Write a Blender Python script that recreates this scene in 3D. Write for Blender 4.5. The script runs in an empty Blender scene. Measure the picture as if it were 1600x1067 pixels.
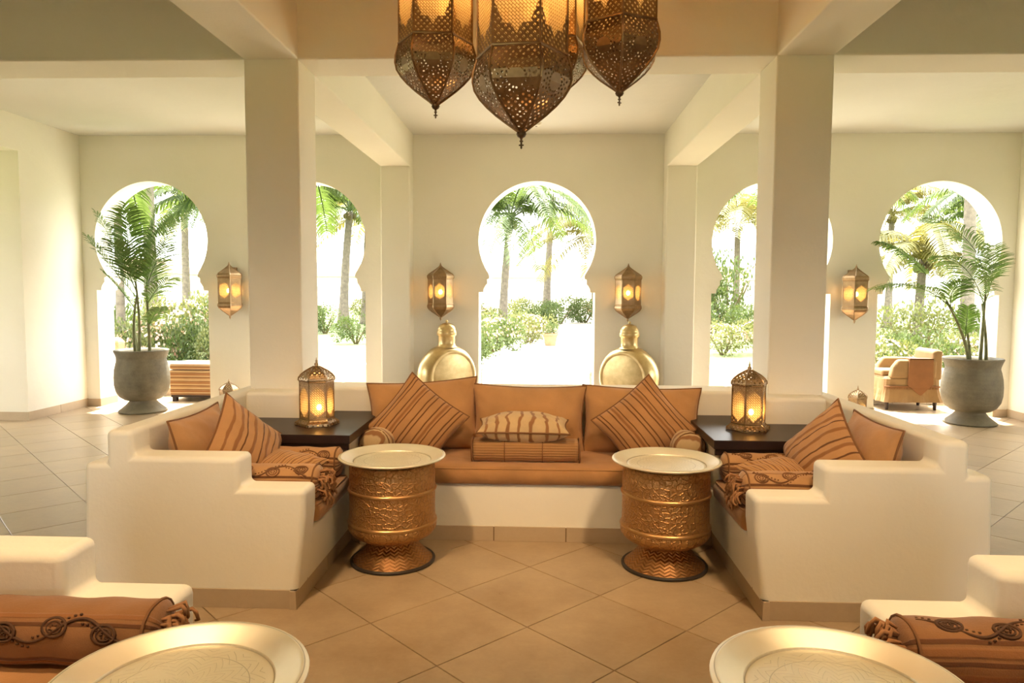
import bpy, bmesh, math, random
from math import sin, cos, pi, radians, sqrt
from mathutils import Vector, Matrix, Euler

rnd = random.Random(7)
SC = bpy.context.scene
COL = SC.collection

# ------------------------------------------------------------------ camera
cam_d = bpy.data.cameras.new('camera')
cam = bpy.data.objects.new('camera', cam_d)
COL.objects.link(cam)
SC.camera = cam
FPX = 1123.8
cam_d.sensor_width = 36.0
cam_d.lens = FPX / 1600.0 * 36.0
cam_d.clip_start = 0.05
cam_d.clip_end = 400
_d = Vector(((845.7 - 800) / FPX, (456.3 - 533.5) / FPX, 1)).normalized()
_u = Vector((sin(0.00834), -cos(0.00834), 0))
_u = (_u - _u.dot(_d) * _d).normalized()
_r = _d.cross(_u)
if _r.x < 0:
    _r = -_r
_Rt = Matrix((_r, _d, _u))            # world = _Rt @ camera
_bx = _Rt @ Vector((1, 0, 0)); _by = _Rt @ Vector((0, -1, 0)); _bz = _Rt @ Vector((0, 0, -1))
M4 = Matrix((_bx, _by, _bz)).transposed().to_4x4()
M4.translation = Vector((0.055, 0, 1.45))
cam.matrix_world = M4

# ------------------------------------------------------------------ world, sun, exposure
SC.view_settings.view_transform = 'Standard'
SC.view_settings.look = 'None'
SC.view_settings.gamma = 1.0
SC.view_settings.use_curve_mapping = False
SC.view_settings.exposure = 2.0
FILL_W = 115.0  # power of the fill spots added over the seating
SC.cycles.max_bounces = 8
SC.cycles.diffuse_bounces = 5
SC.cycles.glossy_bounces = 3
SC.cycles.transparent_max_bounces = 10
SC.cycles.transmission_bounces = 4
SC.cycles.caustics_reflective = False
SC.cycles.caustics_refractive = False
SC.cycles.sample_clamp_indirect = 6.0
w = bpy.data.worlds.new('hazy_sky')
SC.world = w
w.use_nodes = True
bgn = w.node_tree.nodes['Background']
bgn.inputs[0].default_value = (1.0, 1.0, 0.97, 1)
bgn.inputs[1].default_value = 2.6
sun_d = bpy.data.lights.new('sun', 'SUN')
sun_d.energy = 7.0
sun_d.angle = radians(1.5)
sun_d.color = (1.0, 0.97, 0.87)
sun = bpy.data.objects.new('sun', sun_d)
COL.objects.link(sun)
sun.rotation_euler = (radians(-19), radians(-1), 0)     # near the zenith, from the garden side
sun.location = (-20, 0, 30)

# ------------------------------------------------------------------ node helpers
def lin(r, g, b):
    f = lambda c: c / 12.92 if c <= 0.04045 else ((c + 0.055) / 1.055) ** 2.4
    return (f(r / 255), f(g / 255), f(b / 255), 1)

class NT:
    def __init__(s, name):
        s.m = bpy.data.materials.new(name)
        s.m.use_nodes = True
        s.t = s.m.node_tree
        s.b = s.t.nodes['Principled BSDF']
        s.o = s.t.nodes['Material Output']
    def n(s, typ, **kw):
        nd = s.t.nodes.new('ShaderNode' + typ)
        for k, v in kw.items():
            if k.startswith('i'):
                key = k[1:]
                idx = int(key) if key.isdigit() else key
                if isinstance(v, tuple) and len(v) == 2 and hasattr(v[0], 'outputs'):
                    s.t.links.new(v[0].outputs[v[1]], nd.inputs[idx])
                elif hasattr(v, 'outputs'):
                    s.t.links.new(v.outputs[0], nd.inputs[idx])
                else:
                    nd.inputs[idx].default_value = v
            else:
                setattr(nd, k, v)
        return nd
    def math(s, op, a, b=0.0, c=0.0):
        return s.n('Math', operation=op, i0=a, i1=b, i2=c)
    def ramp(s, fac, *stops):
        nd = s.n('ValToRGB', i0=fac)
        el = nd.color_ramp.elements
        while len(el) > 1:
            el.remove(el[-1])
        el[0].position, el[0].color = stops[0]
        for p, c in stops[1:]:
            e = el.new(p); e.color = c
        return nd
    def mix(s, fac, a, b, blend='MIX'):
        return s.n('MixRGB', blend_type=blend, i0=fac, i1=a, i2=b)
    def link(s, a, out, b, inp):
        s.t.links.new(a.outputs[out], b.inputs[inp])
    def set(s, **kw):
        for k, v in kw.items():
            k = {'base': 'Base Color', 'rough': 'Roughness', 'metal': 'Metallic', 'normal': 'Normal', 'alpha': 'Alpha',
                 'spec': 'Specular IOR Level', 'sheen': 'Sheen Weight', 'trans': 'Transmission Weight', 'coat': 'Coat Weight',
                 'emc': 'Emission Color', 'ems': 'Emission Strength', 'ior': 'IOR'}[k]
            if hasattr(v, 'outputs'):
                s.t.links.new(v.outputs[0], s.b.inputs[k])
            else:
                s.b.inputs[k].default_value = v
    def bump(s, h, strength=0.3, dist=0.01, normal=None):
        nd = s.n('Bump', iStrength=strength, iDistance=dist, iHeight=h)
        if normal: s.t.links.new(normal.outputs[0], nd.inputs['Normal'])
        return nd
    def obj(s): return (s.n('TexCoord'), 'Object')
    def uv(s): return (s.n('TexCoord'), 'UV')
    def noise(s, vec, scale, detail=4, rough=0.5):
        return s.n('TexNoise', iVector=vec, iScale=scale, iDetail=detail, iRoughness=rough)

MAT = {}
def geo_pos(t): return (t.n('NewGeometry'), 'Position')

def plaster(name, c1, c2):
    t = NT(name); p = geo_pos(t)
    n1 = t.noise(p, 1.3, 5); n2 = t.noise(p, 55, 6, 0.65); n3 = t.noise(p, 9, 3)
    t.set(base=t.ramp(n1, (0.3, c1), (0.7, c2)), rough=0.88, spec=0.2)
    h = t.math('ADD', t.math('MULTIPLY', n2, 0.45), t.math('MULTIPLY', n3, 1.6))
    t.set(normal=t.bump(h, 0.35, 0.006))
    MAT[name] = t.m
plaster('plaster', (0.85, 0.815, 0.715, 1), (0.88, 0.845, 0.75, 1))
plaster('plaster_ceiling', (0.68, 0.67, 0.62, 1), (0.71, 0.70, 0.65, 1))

def tile_mat(name, a, b, rough):
    t = NT(name); p = geo_pos(t)
    n1 = t.noise(p, 2.6, 7, 0.68); n2 = t.noise(p, 45, 5, 0.7)
    oi = t.n('ObjectInfo'); g = t.n('NewGeometry')
    rv = t.math('FRACT', t.math('ADD', (oi, 'Random'), (g, 'Random Per Island')))
    base = t.ramp(n1, (0.3, a), (0.72, b))
    v = t.math('MULTIPLY_ADD', rv, 0.16, 0.90)
    hsv = t.n('HueSaturation', iValue=v, iColor=base)
    c = t.mix(t.math('MULTIPLY', n2, 0.30), hsv, (a[0]*.6, a[1]*.58, a[2]*.55, 1))
    t.set(base=c, rough=t.n('MapRange', i0=n1, i1=0.2, i2=0.8, i3=rough-0.05, i4=rough+0.1), spec=0.5)
    t.set(normal=t.bump(n2, 0.12, 0.003))
    MAT[name] = t.m
tile_mat('floor_tile', (0.375, 0.265, 0.16, 1), (0.55, 0.42, 0.275, 1), 0.30)
tile_mat('base_tile', (0.49, 0.375, 0.255, 1), (0.56, 0.445, 0.315, 1), 0.5)
def plain(name, col, rough=0.6, metal=0.0, bump=None, spec=0.5, var=0.0, vs=8):
    t = NT(name); p = t.obj()
    if var:
        n = t.noise(p, vs, 5, 0.6)
        t.set(base=t.ramp(n, (0.3, tuple(c*(1-var) for c in col[:3])+(1,)), (0.7, tuple(min(1, c*(1+var)) for c in col[:3])+(1,))))
    else:
        t.set(base=col)
    t.set(rough=rough, metal=metal, spec=spec)
    if bump:
        n2 = t.noise(p, bump[0], 5, 0.65)
        t.set(normal=t.bump(n2, bump[1], bump[2]))
    MAT[name] = t.m
    return t
plain('grout', (0.16, 0.10, 0.055, 1), 0.9)
plain('paving', (0.42, 0.395, 0.335, 1), 0.85, var=0.06, vs=2)
plain('dark_wood', (0.022, 0.010, 0.008, 1), 0.36, spec=0.3, var=0.3, vs=5, bump=(30, 0.08, 0.002))
plain('black_metal', (0.03, 0.022, 0.018, 1), 0.45)
plain('iron_dark', (0.10, 0.065, 0.04, 1), 0.42, 0.85, var=0.25)
plain('antique_brass', (0.33, 0.22, 0.12, 1), 0.36, 0.9, var=0.25, vs=12, bump=(40, 0.15, 0.002))
plain('hanging_bronze', (0.22, 0.135, 0.075, 1), 0.34, 0.9, var=0.25, vs=12, bump=(40, 0.15, 0.002))
plain('white_paint', (0.85, 0.82, 0.72, 1), 0.5)
plain('soil', (0.05, 0.032, 0.02, 1), 0.95, bump=(30, 0.8, 0.02))
plain('piping_brown', (0.20, 0.085, 0.03, 1), 0.8)
plain('fringe', (0.36, 0.17, 0.07, 1), 0.9, var=0.2, vs=60)
plain('thread_brown', (0.20, 0.085, 0.035, 1), 0.85)
plain('thread_dark', (0.085, 0.036, 0.016, 1), 0.85)
plain('cane_stem', (0.16, 0.17, 0.07, 1), 0.6, var=0.35, vs=14)
plain('terracotta', (0.40, 0.16, 0.08, 1), 0.8, var=0.15)
plain('roof_tile', (0.55, 0.40, 0.28, 1), 0.8)
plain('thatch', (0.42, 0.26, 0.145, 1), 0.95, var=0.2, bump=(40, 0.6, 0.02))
plain('throw_orange', (0.20, 0.085, 0.030, 1), 0.9, var=0.1, bump=(90, 0.3, 0.003))
plain('slip_cream', (0.24, 0.145, 0.062, 1), 0.9, var=0.08, bump=(90, 0.3, 0.003))

def weave(name, col, rough=0.9, scale=260, corduroy=False):
    t = NT(name); p = t.obj(); u = t.uv()
    n1 = t.noise(p, 6, 4); n2 = t.noise(p, scale, 3, 0.7)
    c = t.ramp(n1, (0.3, tuple(x*0.86 for x in col[:3])+(1,)), (0.7, tuple(min(1, x*1.12) for x in col[:3])+(1,)))
    c = t.mix(t.math('MULTIPLY', n2, 0.35), c, tuple(x*0.55 for x in col[:3])+(1,))
    t.set(rough=rough, spec=0.15, sheen=0.25)
    h = t.math('ADD', t.math('MULTIPLY', n2, 0.5), t.math('MULTIPLY', t.noise(p, 11, 3), 3.0))
    if corduroy:
        wv = t.n('TexWave', iVector=u, iScale=9.0, bands_direction='Y', wave_profile='SIN')
        c = t.mix(t.math('MULTIPLY', wv, 0.35), tuple(x*0.7 for x in col[:3])+(1,), c)
        h = t.math('ADD', h, t.math('MULTIPLY', wv, 1.0))
    t.set(base=c, normal=t.bump(h, 0.4, 0.006))
    MAT[name] = t.m
weave('cloth_rust', (0.45, 0.225, 0.09, 1))
weave('cloth_orange', (0.52, 0.275, 0.115, 1))
weave('cloth_rib', (0.50, 0.255, 0.10, 1), corduroy=True)

def stripes(name, base, lines, axis=0, curl=0.0, reps=1.0):
    """woven stripe: dark lines at uv positions; lines = [(pos, halfwidth, colour)]"""
    t = NT(name); u = t.uv(); p = t.obj()
    sep = t.n('SeparateXYZ', iVector=u)
    wob = t.n('TexNoise', iVector=u, iScale=3.0, iDetail=2)
    co = t.math('ADD', (sep, axis), t.math('MULTIPLY_ADD', wob, 0.03 + curl, -0.015 - curl * 0.5))
    if reps != 1.0: co = t.math('FRACT', t.math('MULTIPLY', co, reps))
    n1 = t.noise(p, 7, 4); n2 = t.noise(p, 240, 3, 0.7)
    c = t.ramp(n1, (0.3, tuple(x*0.88 for x in base[:3])+(1,)), (0.7, tuple(min(1, x*1.1) for x in base[:3])+(1,)))
    hs = None
    for pos, hw, colr in lines:
        d = t.math('ABSOLUTE', t.math('SUBTRACT', co, pos))
        msk = t.n('MapRange', i0=d, i1=hw * 0.7, i2=hw * 1.2, i3=1.0, i4=0.0)
        c = t.mix(msk, c, colr)
        hs = msk if hs is None else t.math('MAXIMUM', hs, msk)
    c = t.mix(t.math('MULTIPLY', n2, 0.35), c, (base[0]*.45, base[1]*.4, base[2]*.4, 1))
    h = t.math('ADD', t.math('MULTIPLY', hs, 1.0), t.math('ADD', t.math('MULTIPLY', n2, 0.5), t.math('MULTIPLY', t.noise(p, 16, 3), 1.0)))
    t.set(base=c, rough=0.9, spec=0.15, sheen=0.25, normal=t.bump(h, 0.45, 0.006))
    MAT[name] = t.m
_dk = (0.13, 0.05, 0.02, 1); _md = (0.30, 0.13, 0.05, 1); _lt = (0.60, 0.34, 0.15, 1)
stripes('stripe_diamond', (0.49, 0.25, 0.10, 1),
        [(0.08, 0.010, _dk), (0.13, 0.008, _dk), (0.24, 0.010, _dk), (0.30, 0.018, _md), (0.35, 0.008, _dk), (0.46, 0.009, _dk),
         (0.52, 0.009, _dk), (0.63, 0.010, _dk), (0.69, 0.018, _md), (0.74, 0.008, _dk), (0.85, 0.010, _dk), (0.91, 0.009, _dk)])
stripes('stripe_side', (0.54, 0.29, 0.125, 1),
        [(0.10, 0.015, _md), (0.22, 0.022, _md), (0.30, 0.010, _dk), (0.42, 0.022, _md), (0.55, 0.012, _dk), (0.64, 0.024, _md),
         (0.76, 0.012, _dk), (0.88, 0.024, _md)], curl=0.06)
stripes('stripe_paisley', (0.64, 0.45, 0.235, 1),
        [(0.08, 0.014, _md), (0.20, 0.018, _md), (0.33, 0.018, _md), (0.47, 0.018, _md), (0.60, 0.018, _md), (0.74, 0.018, _md), (0.88, 0.014, _md)], curl=0.16)
_bl = [(0.43, 0.012, _dk), (0.475, 0.016, _md), (0.515, 0.010, _dk), (0.56, 0.018, _md), (0.60, 0.010, _dk), (0.07, 0.012, _dk), (0.025, 0.016, _md), (0.985, 0.010, _dk), (0.94, 0.018, _md), (0.90, 0.010, _dk), (0.20, 0.008, _md)]
stripes('stripe_bolster', (0.52, 0.285, 0.125, 1), _bl, axis=1)
_bl2 = [(0.40, 0.010, _dk), (0.36, 0.012, _md), (0.585, 0.012, _dk), (0.62, 0.014, _md), (0.12, 0.012, _dk), (0.07, 0.022, _md), (0.02, 0.012, _dk), (0.95, 0.016, _md), (0.90, 0.010, _dk)]
stripes('stripe_bolster_deep', (0.30, 0.145, 0.062, 1), _bl2, axis=1)
stripes('stripe_ottoman', (0.36, 0.215, 0.10, 1), [(0.12, 0.05, _dk), (0.30, 0.035, (0.50, 0.38, 0.22, 1)), (0.48, 0.07, (0.25, 0.10, 0.035, 1)), (0.66, 0.04, _dk), (0.84, 0.05, (0.50, 0.38, 0.22, 1))], axis=1, reps=3)
stripes('stripe_small', (0.56, 0.31, 0.13, 1), [(0.25, 0.10, _md), (0.6, 0.05, (0.42, 0.2, 0.08, 1)), (0.85, 0.04, _dk)], reps=7)

def brass(name, c1, c2, rough, emboss=None):
    t = NT(name); p = t.obj()
    n1 = t.noise(p, 7, 6, 0.65); n2 = t.noise(p, 60, 4, 0.6)
    c = t.ramp(n1, (0.3, c1), (0.68, c2))
    h = t.math('MULTIPLY', n2, 0.3)
    r0 = rough
    if emboss:
        u = t.uv()
        if emboss == 'floral':
            wp = t.n('TexNoise', iVector=t.n('Mapping', iVector=u, iScale=(40, 28, 1)), iScale=1.0, iDetail=2.0)
            wu = t.n('VectorMath', operation='ADD', i0=t.n('Mapping', iVector=u, iScale=(52, 36, 1)), i1=t.n('VectorMath', operation='SCALE', i0=(wp, 1), iScale=1.6))
            v1 = t.n('TexVoronoi', iVector=wu, iScale=1.0, feature='DISTANCE_TO_EDGE', voronoi_dimensions='2D')
            v2 = t.n('TexVoronoi', iVector=t.n('Mapping', iVector=u, iScale=(150, 105, 1)), iScale=1.0, voronoi_dimensions='2D')
            e = t.math('ADD', t.n('MapRange', i0=v1, i1=0.02, i2=0.16, i3=1.0, i4=0.0), t.math('MULTIPLY', v2, 0.55))
        else:   # chevron leaves
            s = t.n('SeparateXYZ', iVector=u)
            fx = t.math('PINGPONG', t.math('MULTIPLY', (s, 0), 44.0), 1.0)
            e = t.math('SINE', t.math('MULTIPLY_ADD', fx, 5.0, t.math('MULTIPLY', (s, 1), 330.0)))
            e = t.math('MULTIPLY_ADD', e, 0.5, 0.5)
        h = t.math('ADD', h, e)
        c = t.mix(t.math('MULTIPLY', e, 0.35), c, (c1[0]*.45, c1[1]*.4, c1[2]*.35, 1))
    t.set(base=c, rough=r0, metal=0.92, normal=t.bump(h, 0.55 if emboss else 0.12, 0.006))
    MAT[name] = t.m
brass('copper_floral', (0.50, 0.27, 0.11, 1), (0.62, 0.37, 0.165, 1), 0.38, 'floral')
brass('copper_leaf', (0.42, 0.21, 0.085, 1), (0.55, 0.30, 0.125, 1), 0.36, 'chevron')
brass('copper_plain', (0.50, 0.28, 0.12, 1), (0.62, 0.38, 0.17, 1), 0.34)
brass('vessel_brass', (0.46, 0.33, 0.15, 1), (0.70, 0.55, 0.29, 1), 0.34)
def tray_mat(name, c1, c2):
    t = NT(name); u = t.obj(); p = t.obj()
    n1 = t.noise(p, 5, 6, 0.6)
    c = t.ramp(n1, (0.3, c1), (0.7, c2))
    # engraved rosette: rings and rays in the tray's own radius and angle
    s = t.n('SeparateXYZ', iVector=u)
    r = t.math('SQRT', t.math('ADD', t.math('MULTIPLY', (s, 0), (s, 0)), t.math('MULTIPLY', (s, 1), (s, 1))))
    a = t.math('ARCTAN2', (s, 1), (s, 0))
    zig = t.math('PINGPONG', t.math('MULTIPLY', a, 12 / pi), 1.0)
    rr = t.math('MULTIPLY_ADD', zig, 0.035, r)
    rings = t.math('SINE', t.math('MULTIPLY', rr, 150.0))
    msk = t.n('MapRange', i0=t.math('ABSOLUTE', rings), i1=0.0, i2=0.22, i3=1.0, i4=0.0)
    inr = t.math('MULTIPLY', t.math('LESS_THAN', r, 0.185), t.math('GREATER_THAN', t.noise(p, 16, 3), 0.42))
    msk = t.math('MULTIPLY', msk, inr)
    for gr, gw in ((0.2055, 0.0022), (0.2735, 0.0016), (0.15, 0.0012)):
        g1 = t.n('MapRange', i0=t.math('ABSOLUTE', t.math('SUBTRACT', r, gr)), i1=gw*0.5, i2=gw*1.3, i3=1.0, i4=0.0)
        msk = t.math('MAXIMUM', msk, g1)
    c = t.mix(t.math('MULTIPLY', msk, 0.6), c, (c1[0]*.45, c1[1]*.42, c1[2]*.36, 1))
    t.set(base=c, rough=t.n('MapRange', i0=n1, i1=0.25, i2=0.75, i3=0.42, i4=0.58), metal=0.88, normal=t.bump(t.math('MULTIPLY', msk, -1.0), 0.3, 0.003))
    MAT[name] = t.m
tray_mat('tray_brass', (0.90, 0.84, 0.68, 1), (0.97, 0.93, 0.80, 1))

def urn_mat():
    t = NT('urn_stone'); p = t.obj()
    s = t.n('SeparateXYZ', iVector=p)
    n1 = t.noise(p, 6, 6, 0.65); n2 = t.noise(p, 50, 5, 0.7)
    wv = t.math('SINE', t.math('MULTIPLY', t.math('ADD', (s, 2), t.math('MULTIPLY', n1, 0.03)), 130.0))
    c = t.ramp(n1, (0.25, (0.12, 0.10, 0.065, 1)), (0.75, (0.27, 0.235, 0.155, 1)))
    c = t.mix(t.math('MULTIPLY', n2, 0.4), c, (0.07, 0.062, 0.04, 1))
    h = t.math('ADD', t.math('MULTIPLY', wv, 0.15), n2)
    t.set(base=c, rough=0.62, normal=t.bump(h, 0.4, 0.008))
    MAT['urn_stone'] = t.m
urn_mat()

def leaf(name, c1, c2, tr=0.5):
    t = NT(name); p = t.obj()
    g = t.n('NewGeometry')
    c = t.ramp((g, 'Random Per Island'), (0.0, c1), (1.0, c2))
    d = t.n('BsdfDiffuse', iColor=c); tl = t.n('BsdfTranslucent', iColor=t.mix(0.5, c, (min(1, c2[0]*1.7), min(1, c2[1]*1.5), c2[2]*0.6, 1)))
    gl = t.n('BsdfGlossy', iColor=(0.6, 0.6, 0.5, 1), iRoughness=0.4)
    m1 = t.n('MixShader', i0=tr, i1=d, i2=tl)
    m2 = t.n('MixShader', i0=0.06, i1=m1, i2=gl)
    t.link(m2, 0, t.o, 'Surface')
    MAT[name] = t.m
leaf('leaf_potted', (0.045, 0.105, 0.028, 1), (0.12, 0.21, 0.055, 1), 0.45)
leaf('leaf_palm', (0.022, 0.045, 0.014, 1), (0.066, 0.10, 0.028, 1), 0.5)
leaf('leaf_palm_yellow', (0.10, 0.105, 0.034, 1), (0.20, 0.18, 0.07, 1), 0.5)
leaf('leaf_shrub', (0.022, 0.046, 0.012, 1), (0.085, 0.12, 0.036, 1), 0.35)
leaf('leaf_shrub_pale', (0.06, 0.088, 0.026, 1), (0.17, 0.18, 0.075, 1), 0.35)
leaf('blossom', (0.45, 0.16, 0.16, 1), (0.62, 0.50, 0.42, 1), 0.4)
plain('palm_trunk', (0.15, 0.125, 0.095, 1), 0.95, var=0.3, vs=9, bump=(20, 0.8, 0.03))
plain('palm_husk', (0.11, 0.085, 0.035, 1), 0.95, var=0.3)
plain('lawn', (0.13, 0.165, 0.06, 1), 1.0, var=0.2, vs=1.5, bump=(60, 0.6, 0.03))
plain('far_wall', (0.82, 0.76, 0.62, 1), 0.9)
plain('far_glass', (0.30, 0.30, 0.27, 1), 0.3)

def pierced(name, col, kind, rough=0.36):
    """sheet metal with real through-holes, the pattern in the sheet's own uv (metres)"""
    t = NT(name); u = t.uv(); p = t.obj()
    n = t.noise(p, 12, 5, 0.6)
    c = t.ramp(n, (0.3, tuple(x*0.72 for x in col[:3])+(1,)), (0.7, tuple(min(1, x*1.2) for x in col[:3])+(1,)))
    t.set(base=c, rough=rough, metal=0.9)
    s = t.n('SeparateXYZ', iVector=u)
    if kind == 'lattice':
        mp = t.n('Mapping', iVector=u, iRotation=(0, 0, pi/4), iScale=(50, 50, 1))
        v = t.n('TexVoronoi', iVector=mp, iScale=1.0, iRandomness=0.0, voronoi_dimensions='2D')
        hole = t.math('LESS_THAN', v, 0.27)
    else:                       # rosette rings around the panel's middle, drops below
        x = (s, 0); y = (s, 1)
        r = t.math('SQRT', t.math('ADD', t.math('MULTIPLY', x, x), t.math('MULTIPLY', y, y)))
        a = t.math('ARCTAN2', y, x)
        q = t.math('MULTIPLY', r, 62.0)
        k = t.math('FLOOR', q)
        da = t.math('SUBTRACT', t.math('FRACT', t.math('MULTIPLY_ADD', a, 9 / pi, t.math('MULTIPLY', k, 0.5))), 0.5)
        dr = t.math('SUBTRACT', t.math('FRACT', q), 0.5)
        arc = t.math('MULTIPLY', t.math('MULTIPLY', da, t.math('MULTIPLY', r, pi / 9)), 62.0)
        dd = t.math('SQRT', t.math('ADD', t.math('MULTIPLY', dr, dr), t.math('MULTIPLY', arc, arc)))
        hole = t.math('LESS_THAN', dd, 0.31)
        hole = t.math('MULTIPLY', hole, t.math('GREATER_THAN', k, 1.5))
        hole = t.math('MULTIPLY', hole, t.math('LESS_THAN', t.math('ABSOLUTE', t.math('SUBTRACT', k, 3.0)), 1.6 if kind == 'rosette' else 3.6))
        mp = t.n('Mapping', iVector=u, iRotation=(0, 0, pi/4), iScale=(50, 50, 1))
        v = t.n('TexVoronoi', iVector=mp, iScale=1.0, iRandomness=0.35, voronoi_dimensions='2D')
        h2 = t.math('MULTIPLY', t.math('LESS_THAN', v, 0.26), t.math('GREATER_THAN', k, 4.5))
        hole = t.math('MAXIMUM', hole, h2)
    tr = t.n('BsdfTransparent')
    mx = t.n('MixShader', i0=hole, i1=(t.b, 0), i2=tr)
    t.link(mx, 0, t.o, 'Surface')
    MAT[name] = t.m
pierced('pierced_hang', (0.22, 0.135, 0.075, 1), 'rosette')
pierced('lattice_hang', (0.20, 0.12, 0.065, 1), 'lattice')
pierced('pierced_brass', (0.30, 0.20, 0.11, 1), 'rosette_all')
pierced('lattice_brass', (0.34, 0.23, 0.125, 1), 'lattice')

def glass_mat(name, col, see):
    t = NT(name); u = t.uv()
    mp = t.n('Mapping', iVector=u, iRotation=(0, 0, pi/4), iScale=(80, 80, 1))
    br = t.n('TexBrick', iVector=mp, iScale=1.0, i1=(1, 1, 1, 1), i2=(0.85, 0.85, 0.85, 1), i3=(0.25, 0.18, 0.1, 1))
    br.inputs['Mortar Size'].default_value = 0.09
    br.inputs['Brick Width'].default_value = 1.6
    br.inputs['Row Height'].default_value = 0.8
    c = t.mix(1.0, col, br, 'MULTIPLY')
    tl = t.n('BsdfTranslucent', iColor=c); df = t.n('BsdfDiffuse', iColor=c)
    gl = t.n('BsdfGlossy', iColor=(0.8, 0.75, 0.6, 1), iRoughness=0.25)
    tp = t.n('BsdfTransparent', iColor=c)
    m1 = t.n('MixShader', i0=0.35, i1=tl, i2=df)
    m2 = t.n('MixShader', i0=see, i1=m1, i2=tp)
    m3 = t.n('MixShader', i0=0.06, i1=m2, i2=gl)
    t.link(m3, 0, t.o, 'Surface')
    MAT[name] = t.m
glass_mat('amber_glass', (0.92, 0.72, 0.40, 1), 0.45)
def bulb_mat(name, col, st):
    t = NT(name); t.set(base=(1, .8, .5, 1), emc=col, ems=st); MAT[name] = t.m
bulb_mat('bulb_warm', (1.0, 0.55, 0.18, 1), 22.0)

# ------------------------------------------------------------------ mesh helpers
class MB:
    def __init__(s): s.v = []; s.f = []; s.uv = []
    def add(s, verts, faces, uvs=None):
        b = len(s.v)
        s.v += [tuple(p) for p in verts]
        s.uv += list(uvs) if uvs else [(0, 0)] * len(verts)
        s.f += [tuple(i + b for i in f) for f in faces]
    def box(s, x0, x1, y0, y1, z0, z1):
        x0, x1 = sorted((x0, x1)); y0, y1 = sorted((y0, y1)); z0, z1 = sorted((z0, z1))
        s.add([(x0,y0,z0),(x1,y0,z0),(x1,y1,z0),(x0,y1,z0),(x0,y0,z1),(x1,y0,z1),(x1,y1,z1),(x0,y1,z1)],
              [(3,2,1,0),(4,5,6,7),(0,1,5,4),(1,2,6,5),(2,3,7,6),(3,0,4,7)])
    def lathe(s, prof, n=32, cx=0, cy=0, cap=False, rot=0.0):
        L = 0; vs = []; uvs = []
        for k, (r, z) in enumerate(prof):
            if k: L += sqrt((r-prof[k-1][0])**2 + (z-prof[k-1][1])**2)
            for i in range(n + 1):
                a = 2*pi*i/n + rot
                vs.append((cx + r*cos(a), cy + r*sin(a), z)); uvs.append((i/n, L))
        fs = []
        for k in range(len(prof)-1):
            for i in range(n):
                a = k*(n+1)+i
                fs.append((a, a+1, a+n+2, a+n+1))
        s.add(vs, fs, uvs)
    def tube(s, pts, rad, n=6, closed=False):
        pts = [Vector(p) for p in pts]; m = len(pts)
        if not isinstance(rad, (list, tuple)): rad = [rad]*m
        vs = []; up = Vector((0.13, 0.21, 0.97)).normalized(); prev = None
        for i, p in enumerate(pts):
            if closed: t = pts[(i+1) % m] - pts[i-1]
            else: t = pts[min(i+1, m-1)] - pts[max(i-1, 0)]
            t = t.normalized() if t.length > 1e-9 else Vector((0, 0, 1))
            if prev is None:
                prev = t.orthogonal().normalized()
            x = (prev - prev.dot(t)*t)
            x = x.normalized() if x.length > 1e-6 else t.orthogonal().normalized()
            prev = x; y = t.cross(x)
            for k in range(n):
                a = 2*pi*k/n
                vs.append(p + rad[i]*(cos(a)*x + sin(a)*y))
        fs = []
        for i in range(m if closed else m-1):
            j = (i+1) % m
            for k in range(n):
                k2 = (k+1) % n
                fs.append((i*n+k, i*n+k2, j*n+k2, j*n+k))
        if not closed:
            fs.append(tuple(range(n))[::-1]); fs.append(tuple((m-1)*n+k for k in range(n)))
        s.add(vs, fs)
    def prism(s, poly, a, b, axis='y'):
        """extrude a 2-D polygon: axis y -> poly is (x,z); z -> (x,y); x -> (y,z)"""
        n = len(poly)
        mk = {'y': lambda p, t: (p[0], t, p[1]), 'z': lambda p, t: (p[0], p[1], t), 'x': lambda p, t: (t, p[0], p[1])}[axis]
        vs = [mk(p, a) for p in poly] + [mk(p, b) for p in poly]
        fs = [tuple(range(n)), tuple(range(2*n-1, n-1, -1))]
        for i in range(n):
            j = (i+1) % n
            fs.append((i, i+n, j+n, j))
        s.add(vs, fs)
    def sphere(s, c, r, n=10, m=6, sz=1.0):
        prof = [(max(1e-4, r*sin(pi*k/m)), c[2] - r*sz*cos(pi*k/m)) for k in range(m+1)]
        s.lathe(prof, n, c[0], c[1])
    def mesh(s, name, mat, smooth=False, recalc=True):
        me = bpy.data.meshes.new(name)
        me.from_pydata(s.v, [], s.f)
        ul = me.uv_layers.new(name='UVMap')
        for lp in me.loops: ul.data[lp.index].uv = s.uv[lp.vertex_index]
        if recalc:
            bm = bmesh.new(); bm.from_mesh(me)
            bmesh.ops.recalc_face_normals(bm, faces=bm.faces)
            bm.to_mesh(me); bm.free()
        if smooth:
            me.polygons.foreach_set('use_smooth', [True]*len(me.polygons))
        me.materials.append(MAT[mat])
        return me
    def build(s, name, mat, parent=None, smooth=False, bevel=None, recalc=True):
        return link(name, s.mesh(name, mat, smooth or bool(bevel), recalc), parent, bevel)

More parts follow.
